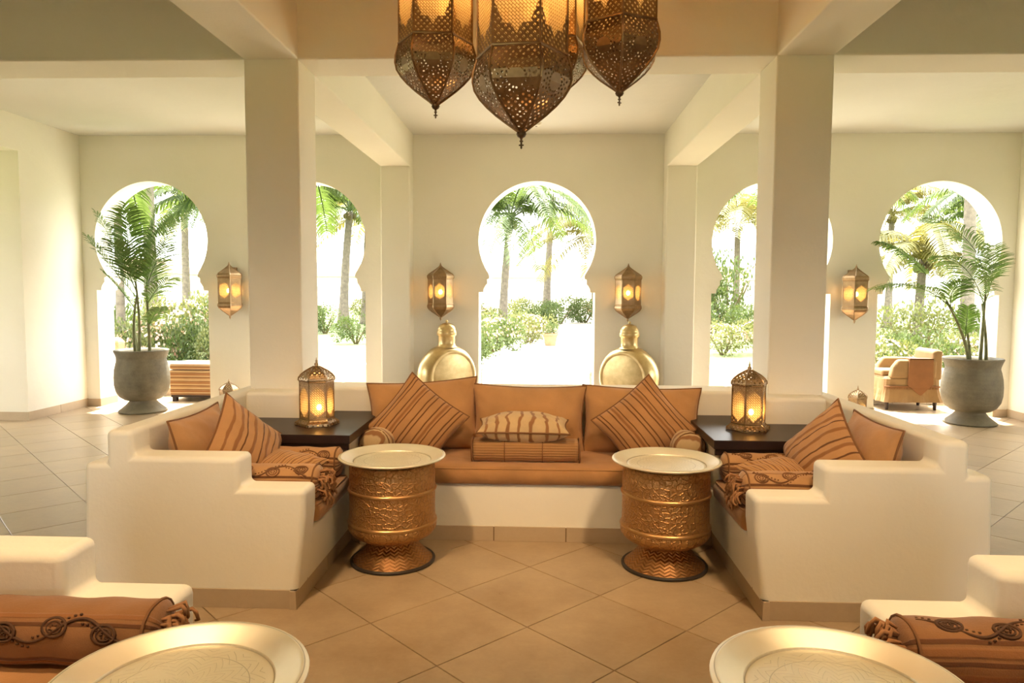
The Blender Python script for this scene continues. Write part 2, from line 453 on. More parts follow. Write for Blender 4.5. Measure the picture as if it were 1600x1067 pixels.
def link(name, me, parent=None, bevel=None):
    o = bpy.data.objects.new(name, me); COL.objects.link(o)
    if parent: o.parent = parent
    if bevel:
        m = o.modifiers.new('round', 'BEVEL'); m.width = bevel[0]; m.segments = bevel[1]; m.limit_method = 'ANGLE'; m.angle_limit = radians(40)
        m.harden_normals = True
    return o
def tag(o, label=None, cat=None, group=None, kind=None):
    if label: o['label'] = label
    if cat: o['category'] = cat
    if group: o['group'] = group
    if kind: o['kind'] = kind
    return o
def empty(name, loc=(0, 0, 0), rz=0.0):
    o = bpy.data.objects.new(name, None); COL.objects.link(o)
    o.location = loc; o.rotation_euler = (0, 0, rz); o.empty_display_size = 0.1
    return o
def copy_tree(o, parent=None):
    c = o.copy(); COL.objects.link(c)
    if parent: c.parent = parent
    for ch in list(o.children): copy_tree(ch, c)
    return c
def struct(o, label=None):
    o['kind'] = 'structure'
    if label: o['label'] = label
    return o

# ------------------------------------------------------------------ the building
WY = 8.70            # inner face of the arched wall
RC = 3.32            # rear ceiling
BZ = 2.91            # underside of the beams
FC = 3.80            # ceiling over the camera's part of the hall
MY = 5.29            # the two seating groups mirror about y = MY / 2

# floor: slab plus every tile
def in_view(x, y):
    c = M4.inverted() @ Vector((x, y, 0))
    if c.z > -0.3: return None
    px = 800 + FPX*c.x/-c.z; py = 533.5 - FPX*c.y/-c.z
    if -45 < px < 1645 and -40 < py < 1105: return -c.z
    return None
fb = MB(); fb.box(-9, 9, -5.2, 9.9, -0.20, -0.006)
floor = struct(fb.build('floor', 'grout'), 'beige stone tiles laid diagonally across the lounge')
HD = 0.343
e = HD - 0.003
tb = MB()
b2 = e - 0.0025
tb.add([(e,0,-0.006),(0,e,-0.006),(-e,0,-0.006),(0,-e,-0.006),(e,0,-0.0012),(0,e,-0.0012),(-e,0,-0.0012),(0,-e,-0.0012),(b2,0,0),(0,b2,0),(-b2,0,0),(0,-b2,0)],
       [(0,1,5,4),(1,2,6,5),(2,3,7,6),(3,0,4,7),(4,5,9,8),(5,6,10,9),(6,7,11,10),(7,4,8,11),(8,9,10,11)])
tile_me = tb.mesh('tile', 'floor_tile')
def under_sofa(x, y):
    for yy in (y, MY - y):
        if 1.40 < abs(x) < 1.72 and 3.5 < yy < 4.7: return True
        if abs(x) < 1.2 and 4.45 < yy < 4.75: return True
    return False
cells = []
for i in range(-40, 41):
    for j in range(-40, 41):
        x = 0.005 + (i-j)*HD; y = 3.03 + HD*(i+j+1)
        if abs(x) > 8.7 or y < -5 or y > 9.55 or under_sofa(x, y): continue
        cells.append((x, y))
vis = sorted([(in_view(x, y), x, y) for x, y in cells if in_view(x, y)])[:300]
vs_ = {(x, y) for _, x, y in vis}
for d, x, y in vis:
    o = link('tile', tile_me, floor); o.location = (x, y, 0)
rest = MB()
for x, y in cells:
    if (x, y) not in vs_:
        rest.add([(vx+x, vy+y, vz) for vx, vy, vz in tb.v], tb.f)
tag(rest.build('tile_field', 'floor_tile', floor, recalc=False), kind='stuff')

# arched wall at the garden side
ARC_R = 0.705; ARC_Z = 2.065
prof = [(0.70, 0.0), (0.70, 1.445), (0.645, 1.445), (0.638, 1.49), (0.615, 1.53), (0.60, 1.545), (0.60, 1.60), (0.575, 1.61), (0.572, 1.64)]
a0 = math.asin((1.64 - ARC_Z)/ARC_R)
for k in range(1, 41):
    a = a0 + (pi/2 - a0)*k/40
    prof.append((max(0.0, ARC_R*cos(a)), ARC_Z + ARC_R*sin(a)))
wb = MB()
ARCH_X = [-4.735, -2.785, 0.0, 2.785, 4.735]
edges_x = [-6.0, -3.76, -1.39, 1.39, 3.76, 6.0]
WT = 0.34; TOP = 3.75
for k, cx in enumerate(ARCH_X):
    xa, xb = edges_x[k], edges_x[k+1]
    for Y in (WY, WY + WT):
        for (h0, z0), (h1, z1) in zip(prof[:-1], prof[1:]):
            if z1 - z0 < 1e-6: continue
            wb.add([(xa, Y, z0), (cx-h0, Y, z0), (cx-h1, Y, z1), (xa, Y, z1)], [(0, 1, 2, 3)])
            wb.add([(cx+h0, Y, z0), (xb, Y, z0), (xb, Y, z1), (cx+h1, Y, z1)], [(0, 1, 2, 3)])
        zt = prof[-1][1]
        wb.add([(xa, Y, zt), (cx, Y, zt), (xb, Y, zt), (xb, Y, TOP), (xa, Y, TOP)], [(0, 1, 2, 3, 4)])
    for s in (-1, 1):
        for (h0, z0), (h1, z1) in zip(prof[:-1], prof[1:]):
            wb.add([(cx+s*h0, WY, z0), (cx+s*h0, WY+WT, z0), (cx+s*h1, WY+WT, z1), (cx+s*h1, WY, z1)], [(0, 1, 2, 3)])
wall_back = struct(wb.build('wall_back', 'plaster', recalc=False), 'cream plaster wall with five horseshoe arches open to the garden')
def base_run(parent, x0, y0, x1, y1, nx, ny, h=0.085, t=0.012, step=0.42, z=0.0, lean=0.0):
    """skirting tiles from (x0,y0) to (x1,y1), face looking along (nx,ny)"""
    L = sqrt((x1-x0)**2 + (y1-y0)**2); n = max(1, round(L/step)); dx, dy = (x1-x0)/L, (y1-y0)/L
    px, py, pz = parent.location
    for k in range(n):
        a = L*k/n + (0.003 if k else -0.9*t); b = L*(k+1)/n - (0.003 if k < n-1 else -0.9*t)
        m = MB()
        P = lambda s, o, zz: (x0+dx*s+nx*o-px, y0+dy*s+ny*o-py, z+zz-pz)
        m.add([P(a,-.02,0.001),P(b,-.02,0.001),P(b,t,0.001),P(a,t,0.001),P(a,-.02+lean,h),P(b,-.02+lean,h),P(b,t-.003+lean,h),P(a,t-.003+lean,h)],
              [(0,1,2,3),(4,5,6,7),(0,1,5,4),(1,2,6,5),(2,3,7,6),(3,0,4,7)])
        m.build('skirting_tile', 'base_tile', parent)
    m = MB(); a, b = 0.01, L-0.01; t2 = t-0.004
    P = lambda s, o, zz: (x0+dx*s+nx*o-px, y0+dy*s+ny*o-py, z+zz-pz)
    m.add([P(a,-.02,0.001),P(b,-.02,0.001),P(b,t2,0.001),P(a,t2,0.001),P(a,-.02,h-.003),P(b,-.02,h-.003),P(b,t2,h-.003),P(a,t2,h-.003)],
          [(0,1,2,3),(4,5,6,7),(0,1,5,4),(1,2,6,5),(2,3,7,6),(3,0,4,7)])
    m.build('grout_bed', 'grout', parent)
# skirting of the arched wall between the arches
bb = MB(); bb.box(-5.6, -5.59, WY-0.002, WY, 0.001, 0.08)
segs = [(-5.6, -5.435)] + [(ARCH_X[k]+0.70, ARCH_X[k+1]-0.70) for k in range(4)] + [(5.435, 5.6)]
sk = struct(bb.build('baseboard_back', 'base_tile'))
for a, b in segs: base_run(sk, a, WY, b, WY, 0, -1, h=0.09)
for cx in ARCH_X:
    for s in (-1, 1):
        base_run(sk, cx+s*0.70, WY, cx+s*0.70, WY+WT, -s, 0, h=0.09)

# side walls with wide openings
SO = 4.75
def side_wall(s, nm):
    m = MB()
    xi, xo = s*5.6, s*6.0
    m.box(xi, xo, 7.66, WY+WT, -0.01, TOP)
    m.box(xi, xo, -5.2, SO, -0.01, TOP)
    m.box(xi, xo, SO, 7.66, 2.94, TOP)
    o = struct(m.build(nm, 'plaster'), 'cream plaster side wall with a wide opening')
    b = MB(); b.box(xi-s*0.003, xi, 7.7, 7.71, 0.001, 0.09)
    k = struct(b.build('baseboard_'+nm.split('_')[1], 'base_tile'))
    base_run(k, xi, 7.66, xi, WY, -s, 0, h=0.095)
    base_run(k, xi, 7.66, xo, 7.66, 0, -1, h=0.095)
    base_run(k, xi, -4.9, xi, SO, -s, 0, h=0.095)
    base_run(k, xi, SO, xo, SO, 0, 1, h=0.095)
side_wall(-1, 'wall_left'); side_wall(1, 'wall_right')
for s_, w1 in ((-1, 'left'), (1, 'right')):
    m = MB(); m.box(s_*6.0, s_*9.0, 3.5, 9.04, 3.0, 3.3); m.box(s_*8.75, s_*9.0, 3.5, 9.04, 2.5, 3.0); m.box(s_*8.75, s_*9.0, 3.5, 9.04, -0.2, 0.7)
    for y_ in (3.5, 5.25, 7.0, 8.75): m.box(s_*8.75, s_*9.0, y_, y_+0.29, 0.7, 2.5)
    m.box(s_*6.0, s_*8.75, 3.5, 3.75, -0.01, 3.0); m.box(s_*6.0, s_*8.75, 8.8, 9.04, -0.01, 3.0)
    struct(m.build('gallery_' + w1, 'plaster'), 'covered side gallery beyond the %s opening' % w1)
m = MB()
for a, b in ((-6, -3.8), (-1.9, 1.9), (3.8, 6)): m.box(a, b, -5.3, -4.95, -0.01, FC)
for a, b in ((-3.8, -1.9), (1.9, 3.8)): m.box(a, b, -5.3, -4.95, 2.3, FC)
struct(m.build('wall_front', 'plaster'), 'cream plaster wall with doorways behind the seating')

# ceilings and beams
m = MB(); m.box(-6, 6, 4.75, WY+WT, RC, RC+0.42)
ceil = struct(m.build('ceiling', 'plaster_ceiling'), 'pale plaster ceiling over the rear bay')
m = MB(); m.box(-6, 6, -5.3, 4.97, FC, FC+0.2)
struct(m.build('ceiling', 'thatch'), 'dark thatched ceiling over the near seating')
CX0, CX1 = 1.495, 1.845; CY0, CY1 = 4.60, 4.95
def slab(nm, x0, x1, y0, y1, z0, z1, lab, bev=0.012):
    m = MB(); m.box(x0, x1, y0, y1, z0, z1)
    return struct(m.build(nm, 'plaster', bevel=(bev, 2)), lab)
slab('trim_1', -5.62, 5.62, CY0+0.001, CY1+.03, BZ, FC+.05, 'deep plaster cross beam over the two columns')
slab('trim_2', -5.62, 5.62, MY-CY1, MY-CY0-.001, BZ, FC+.05, 'plaster cross beam over the near columns')
for s, w1 in ((-1, 'left'), (1, 'right')):
    slab('trim_3' if s < 0 else 'trim_4', s*CX0, s*CX1, -5, CY0+.02, BZ+0.002, FC+.05, 'plaster beam running over the %s side of the seating' % w1)
    slab('trim_5' if s < 0 else 'trim_6', s*CX0, s*CX1, CY1-.02, WY+.02, BZ+0.002, RC+.05, 'plaster beam from the %s column to the arched wall' % w1)
    slab('trim_7' if s < 0 else 'trim_8', s*CX0, s*CX1, 8.48, WY+.02, -0.005, BZ+.02, 'flat plaster pilaster %s of the middle arch' % w1, 0.02)

# fill spots added out of view to brighten floor and seats, shaped as ceiling fittings
SPOTS = [(-1.25, -0.2, (-1.3, 2.3, 0.2), 0.5, 74, 'above the near end of the left foreground arm'), (1.25, -0.2, (1.3, 2.3, 0.2), 0.5, 74, 'above the near end of the right foreground arm'),
         (-1.25, 1.30, (-1.6, 3.2, 0.3), 1.0, 66, 'above the left foreground tray'), (1.25, 1.30, (1.6, 3.2, 0.3), 0.92, 66, 'above the right foreground tray'),
         (-1.15, 1.95, (-0.35, 4.25, 0.35), 0.56, 50, 'aimed at the left half of the middle sofa'), (1.15, 1.95, (0.35, 4.25, 0.35), 0.56, 50, 'aimed at the right half of the middle sofa')]
for x, y, aim, pw, cone, wh in SPOTS:
    root = empty('fillspot', (x, y, FC)); tag(root, 'added out-of-view warm downlight ' + wh, 'lamp', 'added fill spots')
    m = MB(); m.lathe([(0.075, -0.001), (0.078, -0.006), (0.06, -0.008), (0.055, -0.002)], 24); m.build('bezel', 'white_paint', root, smooth=True)
    m = MB(); m.lathe([(0.0, -0.003), (0.055, -0.003)], 24); m.build('lens', 'bulb_warm', root)
    ld = bpy.data.lights.new('fill_beam', 'SPOT'); ld.energy = FILL_W*pw; ld.color = (1.0, 0.70, 0.38); ld.spot_size = radians(cone); ld.spot_blend = 0.9; ld.shadow_soft_size = 0.10
    lo = bpy.data.objects.new('fill_beam', ld); COL.objects.link(lo); lo.parent = root; lo.location = (0, 0, -0.02)
    lo.rotation_euler = (Vector(aim) - Vector((x, y, FC))).to_track_quat('-Z', 'Y').to_euler()

# veranda parapets, steps, garden ground
for s, w1 in ((-1, 'left'), (1, 'right')):
    m = MB(); m.box(s*1.6, s*8.8, 9.66, 9.86, -0.2, 0.46)
    o = struct(m.build('parapet_wall', 'plaster', bevel=(0.02, 2)), 'low white parapet wall of the terrace, %s of the middle path' % w1)
    base_run(o, s*1.62, 9.66, s*8.7, 9.66, 0, -1, h=0.10, step=0.45)
m = MB(); m.box(-120, 120, -80, 160, -0.45, -0.30)
struct(m.build('garden_ground', 'lawn'), 'sunlit lawn of the garden')
m = MB()
m.prism([(-2.2, 9.87), (2.6, 9.87), (3.4, 14.0), (4.5, 20), (6.5, 40), (8, 75), (1.9, 75), (0.15, 38), (-0.7, 27), (-1.35, 17.8)], -0.3, -0.21, 'z')
struct(m.build('garden_path', 'paving'), 'wide pale paved path leading into the garden')
m = MB(); m.box(-1.6, 1.6, 9.85, 10.25, -0.3, -0.10)
struct(m.build('garden_step', 'paving', bevel=(0.015, 2)), 'pale step below the middle arch')

# ------------------------------------------------------------------ masonry seating
def masonry(label, mir):
    f = (lambda y: MY - y) if mir else (lambda y: y)
    yc = f(3.95)
    root = empty('masonry_sofa', (0, yc, 0))
    tag(root, label, 'sofa')
    L = lambda y: f(y) - yc
    for s in (-1, 1):
        m = MB()
        poly = [(1.058, 0), (1.008, 0.42), (1.005, 0.55), (1.31, 0.55), (1.31, 0.692), (1.80, 0.692), (1.80, 0.812), (1.925, 0.812), (1.925, 0.66), (2.03, 0.66), (2.05, 0)]
        m.prism([(s*x, z) for x, z in poly], L(3.16), L(3.33), 'y')
        m.build('end_panel', 'plaster', root, bevel=(0.028, 4))
        m = MB(); m.box(s*1.802, s*1.923, L(3.25), L(5.0), 0, 0.8105)
        m.build('side_backrest', 'plaster', root, bevel=(0.025, 3))
        m = MB(); m.prism([(s*1.058, 0), (s*1.018, 0.335), (s*1.82, 0.335), (s*1.82, 0)], L(3.30), L(4.3), 'y')
        m.build('side_bench', 'plaster', root, bevel=(0.015, 2))
        m = MB(); m.prism([(s*1.058, 0), (s*1.035, 0.60), (s*1.82, 0.60), (s*1.82, 0)], L(3.94), L(4.80), 'y')
        m.build('corner_block', 'plaster', root, bevel=(0.012, 2))
        m = MB(); m.prism([(s*1.32, L(4.43)), (s*1.81, L(4.43)), (s*1.81, L(5.0)), (s*1.32, L(5.0))], 0, 0.811, 'z')
        m.build('corner_ledge', 'plaster', root, bevel=(0.025, 3))
        m = MB(); m.box(s*CX0, s*CX1, L(CY0), L(CY1), 0.79, BZ+.02)
        m.build('column', 'plaster', root, bevel=(0.012, 2))
        g = -1 if not mir else 1
        base_run(root, s*1.058, f(3.16), s*2.05, f(3.16), 0, g)
        base_run(root, s*1.058, f(3.15), s*1.058, f(4.11), -s, 0, lean=0.0)
        base_run(root, s*2.05, f(3.16), s*2.05, f(3.33), s, 0)
    m = MB(); m.box(-1.07, 1.07, L(4.11), L(4.78), 0, 0.335)
    m.build('back_bench', 'plaster', root, bevel=(0.018, 2))
    m = MB(); m.box(-1.34, 1.34, L(4.72), L(5.0), 0, 0.811)
    m.build('back_rest', 'plaster', root, bevel=(0.025, 3))
    base_run(root, -1.05, f(4.11), 1.05, f(4.11), 0, -1 if not mir else 1)
    return root
masonry('white plaster built-in sofa below the two columns, facing the camera', False)
masonry('white plaster built-in sofa in the foreground with stepped arms at the bottom corners', True)

def tabletop(s, mir, label):
    f = (lambda y: MY - y) if mir else (lambda y: y)
    cx, cy = s*1.4, f(4.2)
    root = empty('corner_table', (cx, cy, 0.602)); tag(root, label, 'table')
    m = MB()
    m.prism([(s*x-cx, f(y)-cy) for x, y in ((1.0, 3.90), (1.795, 3.90), (1.795, 4.425), (1.315, 4.425), (1.315, 4.715), (1.0, 4.715))], 0, 0.05, 'z')
    m.build('tabletop', 'dark_wood', root, bevel=(0.004, 2))
    m = MB(); m.box(s*1.01-cx, s*1.79-cx, f(3.912)-cy, f(3.93)-cy, -0.035, 0.001)
    m.build('apron', 'dark_wood', root)
tabletop(-1, False, 'dark stained wooden corner table left of the middle sofa')
tabletop(1, False, 'dark stained wooden corner table right of the middle sofa')

# ------------------------------------------------------------------ cushions
def sgn(v): return -1 if v < 0 else 1
def mat_place(o, loc, yaw=0, lean=0, roll=0):
    M = Matrix.Rotation(radians(yaw), 4, 'Z') @ Matrix.Rotation(radians(lean), 4, 'X') @ Matrix.Rotation(radians(roll), 4, 'Y')
    o.location = loc; o.rotation_euler = M.to_euler()
def cushion(name, label, cat, group, w, h, t, mat, loc, yaw=0, lean=0, roll=0, pipe='piping_brown', seed=1, pinch=0.085, N=30, sag=0.0, crease=0.009):
    """pillow in its own xz plane, thickness along y; its middle sits at loc"""
    root = empty(name, loc); tag(root, label, cat, group); mat_place(root, loc, yaw, lean, roll)
    R = random.Random(seed); ph = [R.uniform(0, 6.28) for _ in range(8)]
    m = MB()
    def pt(u, v, s):
        ex = 1 - pinch*(1-abs(v)**3) ; ez = 1 - pinch*(1-abs(u)**3)
        # sides bow inwards between the corners
        x = u*w/2*(1 - pinch*(1-v*v)*abs(u)); z = v*h/2*(1 - pinch*(1-u*u)*abs(v))
        th = t/2*((max(0, 1-abs(u)**2.2))*(max(0, 1-abs(v)**2.2)))**0.55*(1 - 0.16*v)
        wr = crease*(sin(9*u+ph[0]+3*v)*0.5 + sin(7*v+ph[1]+4*u)*0.5 + sin(15*(u+v)+ph[2])*0.35)*(0.3+abs(u*v)+0.5*max(abs(u), abs(v))**4)
        edge = (1-abs(u)**8)*(1-abs(v)**8)
        z += sag*(u*u-0.3)*max(v, 0)
        return (x, s*(th + wr*edge), z)
    for s in (-1, 1):
        vs = []; us = []
        for j in range(N+1):
            for i in range(N+1):
                u = sin((-1+2*i/N)*pi/2*0.999) ; v = sin((-1+2*j/N)*pi/2*0.999)
                u = 0.5*u + 0.5*(-1+2*i/N); v = 0.5*v + 0.5*(-1+2*j/N)
                vs.append(pt(u, v, s)); us.append(((u+1)/2, (v+1)/2))
        fs = [(j*(N+1)+i, j*(N+1)+i+1, (j+1)*(N+1)+i+1, (j+1)*(N+1)+i) for j in range(N) for i in range(N)]
        if s > 0: fs = [tuple(reversed(q)) for q in fs]
        m.add(vs, fs, us)
    m.build('cover', mat, root, smooth=True, recalc=False)
    if pipe:
        p = MB(); ring = []
        K = 16
        for k in range(K): ring.append(pt(-1+2*k/K, -1, 0))
        for k in range(K): ring.append(pt(1, -1+2*k/K, 0))
        for k in range(K): ring.append(pt(1-2*k/K, 1, 0))
        for k in range(K): ring.append(pt(-1, 1-2*k/K, 0))
        p.tube(ring, 0.0058, 6, closed=True)
        p.build('piping', pipe, root, smooth=True)
    return root

def mattress(label, x0, x1, y0, y1, z0, z1, mat, group='seat mattresses'):
    cx, cy = (x0+x1)/2, (y0+y1)/2
    root = empty('seat_mattress', (cx, cy, z0)); tag(root, label, 'mattress', group)
    m = MB(); w_, d_, h_ = abs(x1-x0)/2, abs(y1-y0)/2, z1-z0
    n = 24; r = 0.03
    prof_ = [(0.02, 0.0), (0.004, 0.012), (0.0, h_*0.45), (0.004, h_-0.03), (0.014, h_-0.012), (0.035, h_), (0.12, h_+0.006)]
    rings = []
    for ins, z in prof_:
        ring = []
        W, D = w_-ins, d_-ins
        for k in range(4):
            ax = [(1, 1), (-1, 1), (-1, -1), (1, -1)][k]
            for q in range(5):
                a = pi/2*k + pi/2*q/4
                ring.append((ax[0]*(W-r)+r*cos(a), ax[1]*(D-r)+r*sin(a), z + 0.004*sin(7*ax[0]*q+z*30)))
        rings.append(ring)
    k = len(rings[0]); vs = [p for rg in rings for p in rg]; fs = []
    for a in range(len(rings)-1):
        for b in range(k): fs.append((a*k+b, a*k+(b+1) % k, (a+1)*k+(b+1) % k, (a+1)*k+b))
    fs.append(tuple(range((len(rings)-1)*k, len(rings)*k))); fs.append(tuple(range(k))[::-1])
    m.add(vs, fs)
    m.build('cover', mat, root, smooth=True)
    p = MB(); p.tube([(x, y, z+0.001) for x, y, z in rings[4]], 0.004, 5, closed=True)
    p.build('seam', mat, root, smooth=True)
    return root
ZB = 0.336; ZS = 0.436
mattress('long rust seat mattress on the middle bench', -1.03, 1.03, 4.085, 4.715, ZB, ZS, 'cloth_rust')
mattress('rust seat mattress on the left side bench of the middle sofa', -1.795, -1.0, 3.335, 3.93, ZB, ZS, 'cloth_rust')
mattress('rust seat mattress on the right side bench of the middle sofa', 1.0, 1.795, 3.335, 3.93, ZB, ZS, 'cloth_rust')
mattress('rust seat mattress at the bottom left corner in front', -1.795, -1.0, MY-3.93, MY-3.335, ZB, ZS, 'cloth_rust')
mattress('rust seat mattress at the bottom right corner in front', 1.0, 1.795, MY-3.93, MY-3.335, ZB, ZS, 'cloth_rust')

PL = 'plain orange back cushions'
cushion('back_cushion', 'plain orange back cushion behind the left striped diamond cushion', 'cushion', PL, 0.72, 0.47, 0.25, 'cloth_orange', (-0.70, 4.585, 0.645), 2, -12, -4.0, seed=3)
cushion('back_cushion', 'plain orange back cushion in the middle, behind the small pillow', 'cushion', PL, 0.74, 0.45, 0.25, 'cloth_orange', (-0.02, 4.585, 0.630), 0, -12, 0.8, seed=5)
cushion('back_cushion', 'plain orange back cushion behind the right striped diamond cushion', 'cushion', PL, 0.76, 0.45, 0.25, 'cloth_orange', (0.70, 4.585, 0.628), -2, -12, 1.0, seed=9)
SD = 'striped diamond cushions'
cushion('striped_cushion', 'striped square cushion stood on its corner at the left of the middle sofa', 'cushion', SD, 0.46, 0.44, 0.19, 'stripe_diamond', (-0.70, 4.375, 0.645), 4, -20, 38, seed=11)
cushion('striped_cushion', 'striped square cushion stood on its corner at the right of the middle sofa', 'cushion', SD, 0.46, 0.44, 0.19, 'stripe_diamond', (0.685, 4.375, 0.645), -4, -20, -40, seed=14)
cushion('small_pillow', 'small cream striped pillow lying on the ribbed bolster', 'pillow', None, 0.55, 0.30, 0.18, 'stripe_paisley', (-0.045, 4.30, 0.640), 2, -84, 2, seed=17, pinch=0.09)

def bolster_mesh(L, a, b, N=30, K=24, ex=3.0, gather=0.03, seed=2, wr=0.003):
    """along x, cross-section a (y half) x b (z half)"""
    R = random.Random(seed); ph = [R.uniform(0, 6) for _ in range(4)]
    m = MB(); vs = []; us = []
    st = []
    for i in range(N+1):
        u = -1+2*i/N
        st.append((u*L/2, 1.0))
    endp = [(0.0, 0.05), (gather*0.2, 0.55), (gather*0.6, 0.85)]
    full = [(-L/2-gather*0.0, 0.02)] + [(-L/2 + d, s) for d, s in endp] + [(-L/2+gather+(L-2*gather)*i/N, 1.0) for i in range(N+1)] + [(L/2 - d, s) for d, s in reversed(endp)] + [(L/2, 0.02)]
    for i, (x, s) in enumerate(full):
        for k in range(K+1):
            t = 2*pi*k/K
            c, sn = cos(t), sin(t)
            rr = 1/((abs(c)**ex + abs(sn)**ex)**(1/ex))
            f = s*(1 + (wr/a)*(sin(x*40+ph[0]+3*t) + 0.6*sin(x*23+ph[1]-2*t)))
            vs.append((x, a*rr*c*f, b*rr*sn*f)); us.append((i/(len(full)-1), k/K))
    fs = []
    for i in range(len(full)-1):
        for k in range(K): fs.append((i*(K+1)+k, i*(K+1)+k+1, (i+1)*(K+1)+k+1, (i+1)*(K+1)+k))
    m.add(vs, fs, us)
    return m
def tassels(R, x, a, b, s):
    m = MB()
    for k in range(64):
        t = R.uniform(0, 2*pi); r = R.uniform(0.35, 1.0)
        p0 = Vector((x - s*0.012, a*0.75*r*cos(t), b*0.75*r*sin(t)))
        p1 = Vector((x + s*R.uniform(0.010, 0.034), a*r*cos(t), b*r*sin(t)*0.95))
        p2 = p1 + Vector((s*R.uniform(-0.002, 0.016), R.uniform(-.010, .010), -R.uniform(0.006, 0.030)))
        p3 = p2 + Vector((s*R.uniform(-0.010, 0.006), R.uniform(-.012, .012), -R.uniform(0.008, 0.030)))
        p4 = p3 + Vector((-s*R.uniform(0.0, 0.012), R.uniform(-.01, .01), R.uniform(-0.010, 0.012)))
        m.tube([p0, p1, p2, p3, p4], [0.004, 0.0065, 0.006, 0.005, 0.003], 5)
    return m
def scrolls(L, a, b, ex, th, amp=0.030):
    """stitched wave with oval curls lying on the bolster's skin around the angle th"""
    m = MB(); n = 64; r0 = (a+b)/2
    def on(x, w, lift=1.008):
        t = th + w/r0
        c, sn = cos(t), sin(t); rr = lift/((abs(c)**ex + abs(sn)**ex)**(1/ex))
        return (x, a*rr*c, b*rr*sn)
    half = L/2-0.06; per = 0.27
    wave = lambda x: amp*sin(2*pi*x/per)
    m.tube([on(-half+2*half*i/n, wave(-half+2*half*i/n)) for i in range(n+1)], 0.0042, 4)
    k = 0; x = -half
    while x < half:                                   # beads beside the wave
        p = Vector(on(x, wave(x)+0.012*(1 if cos(2*pi*x/per) > 0 else -1), 1.01))
        m.tube([p - Vector((0.003, 0, 0)), p + Vector((0.003, 0, 0))], 0.0032, 4)
        x += 0.014; k += 1
    x = -half + per*0.25
    while x < half - 0.03:
        s = 1 if sin(2*pi*x/per) > 0 else -1
        cw = -s*amp*0.25
        for rr, tr in ((0.027, 0.0045), (0.017, 0.003)):
            m.tube([on(x + rr*1.15*cos(2*pi*q/18), cw + rr*0.85*sin(2*pi*q/18)) for q in range(18)], tr, 4, closed=True)
        for q in range(6):
            p = Vector(on(x + 0.009*cos(q*pi/3), cw + 0.007*sin(q*pi/3), 1.01))
            m.tube([p - Vector((0.002, 0, 0)), p + Vector((0.002, 0, 0))], 0.003, 4)
        x += per*0.5
    return m
def bolster(name, label, group, L, a, b, mat, loc, yaw=0, lean=0, roll=0, tass=(True, True), emb=None, seed=1, ex=2.5, gather=0.03, thread='thread_brown'):
    root = empty(name, loc); tag(root, label, 'bolster', group); mat_place(root, loc, yaw, lean, roll)
    bolster_mesh(L, a, b, ex=ex, gather=gather, seed=seed, wr=0.0018).build('cover', mat, root, smooth=True)
    R = random.Random(seed)
    for s, f in zip((-1, 1), tass):
        if f: tassels(R, s*L/2, a, b, s).build('tassel_fringe', 'fringe', root, smooth=True)
    if emb is not None: scrolls(L, a, b, ex, emb).build('embroidery', thread, root, smooth=True)
    for s in (-1, 1):
        p = MB(); n = 24; q = []
        for k in range(n):
            t = 2*pi*k/n; c, sn = cos(t), sin(t); rr = 1.02/((abs(c)**ex + abs(sn)**ex)**(1/ex))
            q.append((s*(L/2-0.032), a*rr*c, b*rr*sn))
        p.tube(q, 0.0045, 5, closed=True); p.build('piping', 'piping_brown', root, smooth=True)
    return root
# ribbed roll in the middle
root = empty('ribbed_bolster', (-0.03, 4.255, ZS+0.071)); tag(root, 'ribbed rust bolster roll lying in the middle of the bench', 'bolster')
root.rotation_euler = (0, 0, radians(0.5))
bolster_mesh(0.64, 0.074, 0.069, ex=2.6, gather=0.012, seed=4, wr=0.0015).build('cover', 'cloth_rib', root, smooth=True)
for x in (-0.32, -0.125, 0.10, 0.32):
    p = MB(); n = 24
    p.tube([(x*0.995, 0.0755*cos(2*pi*k/n)/((abs(cos(2*pi*k/n))**2.6+abs(sin(2*pi*k/n))**2.6)**(1/2.6)), 0.0705*sin(2*pi*k/n)/((abs(cos(2*pi*k/n))**2.6+abs(sin(2*pi*k/n))**2.6)**(1/2.6))) for k in range(n)], 0.0055 if abs(x) > .3 else 0.003, 5, closed=True)
    p.build('cord', 'piping_brown', root, smooth=True)
EB = 'paisley end bolsters'
for s, w1 in ((-1, 'left'), (1, 'right')):
    root = empty('end_bolster', (s*0.925, 4.40, ZS+0.082)); tag(root, 'cream paisley striped bolster at the %s end of the middle bench' % w1, 'bolster', EB)
    mat_place(root, (s*0.905, 4.40, ZS+0.098), 90 + s*9, 0, 0)
    bolster_mesh(0.46, 0.095, 0.095, ex=2.2, gather=0.04, seed=6+s).build('cover', 'stripe_paisley', root, smooth=True)
    p = MB(); n = 20
    p.tube([(-0.19, 0.097*cos(2*pi*k/n), 0.097*sin(2*pi*k/n)) for k in range(n)], 0.004, 5, closed=True)
    p.build('cord', 'piping_brown', root, smooth=True)

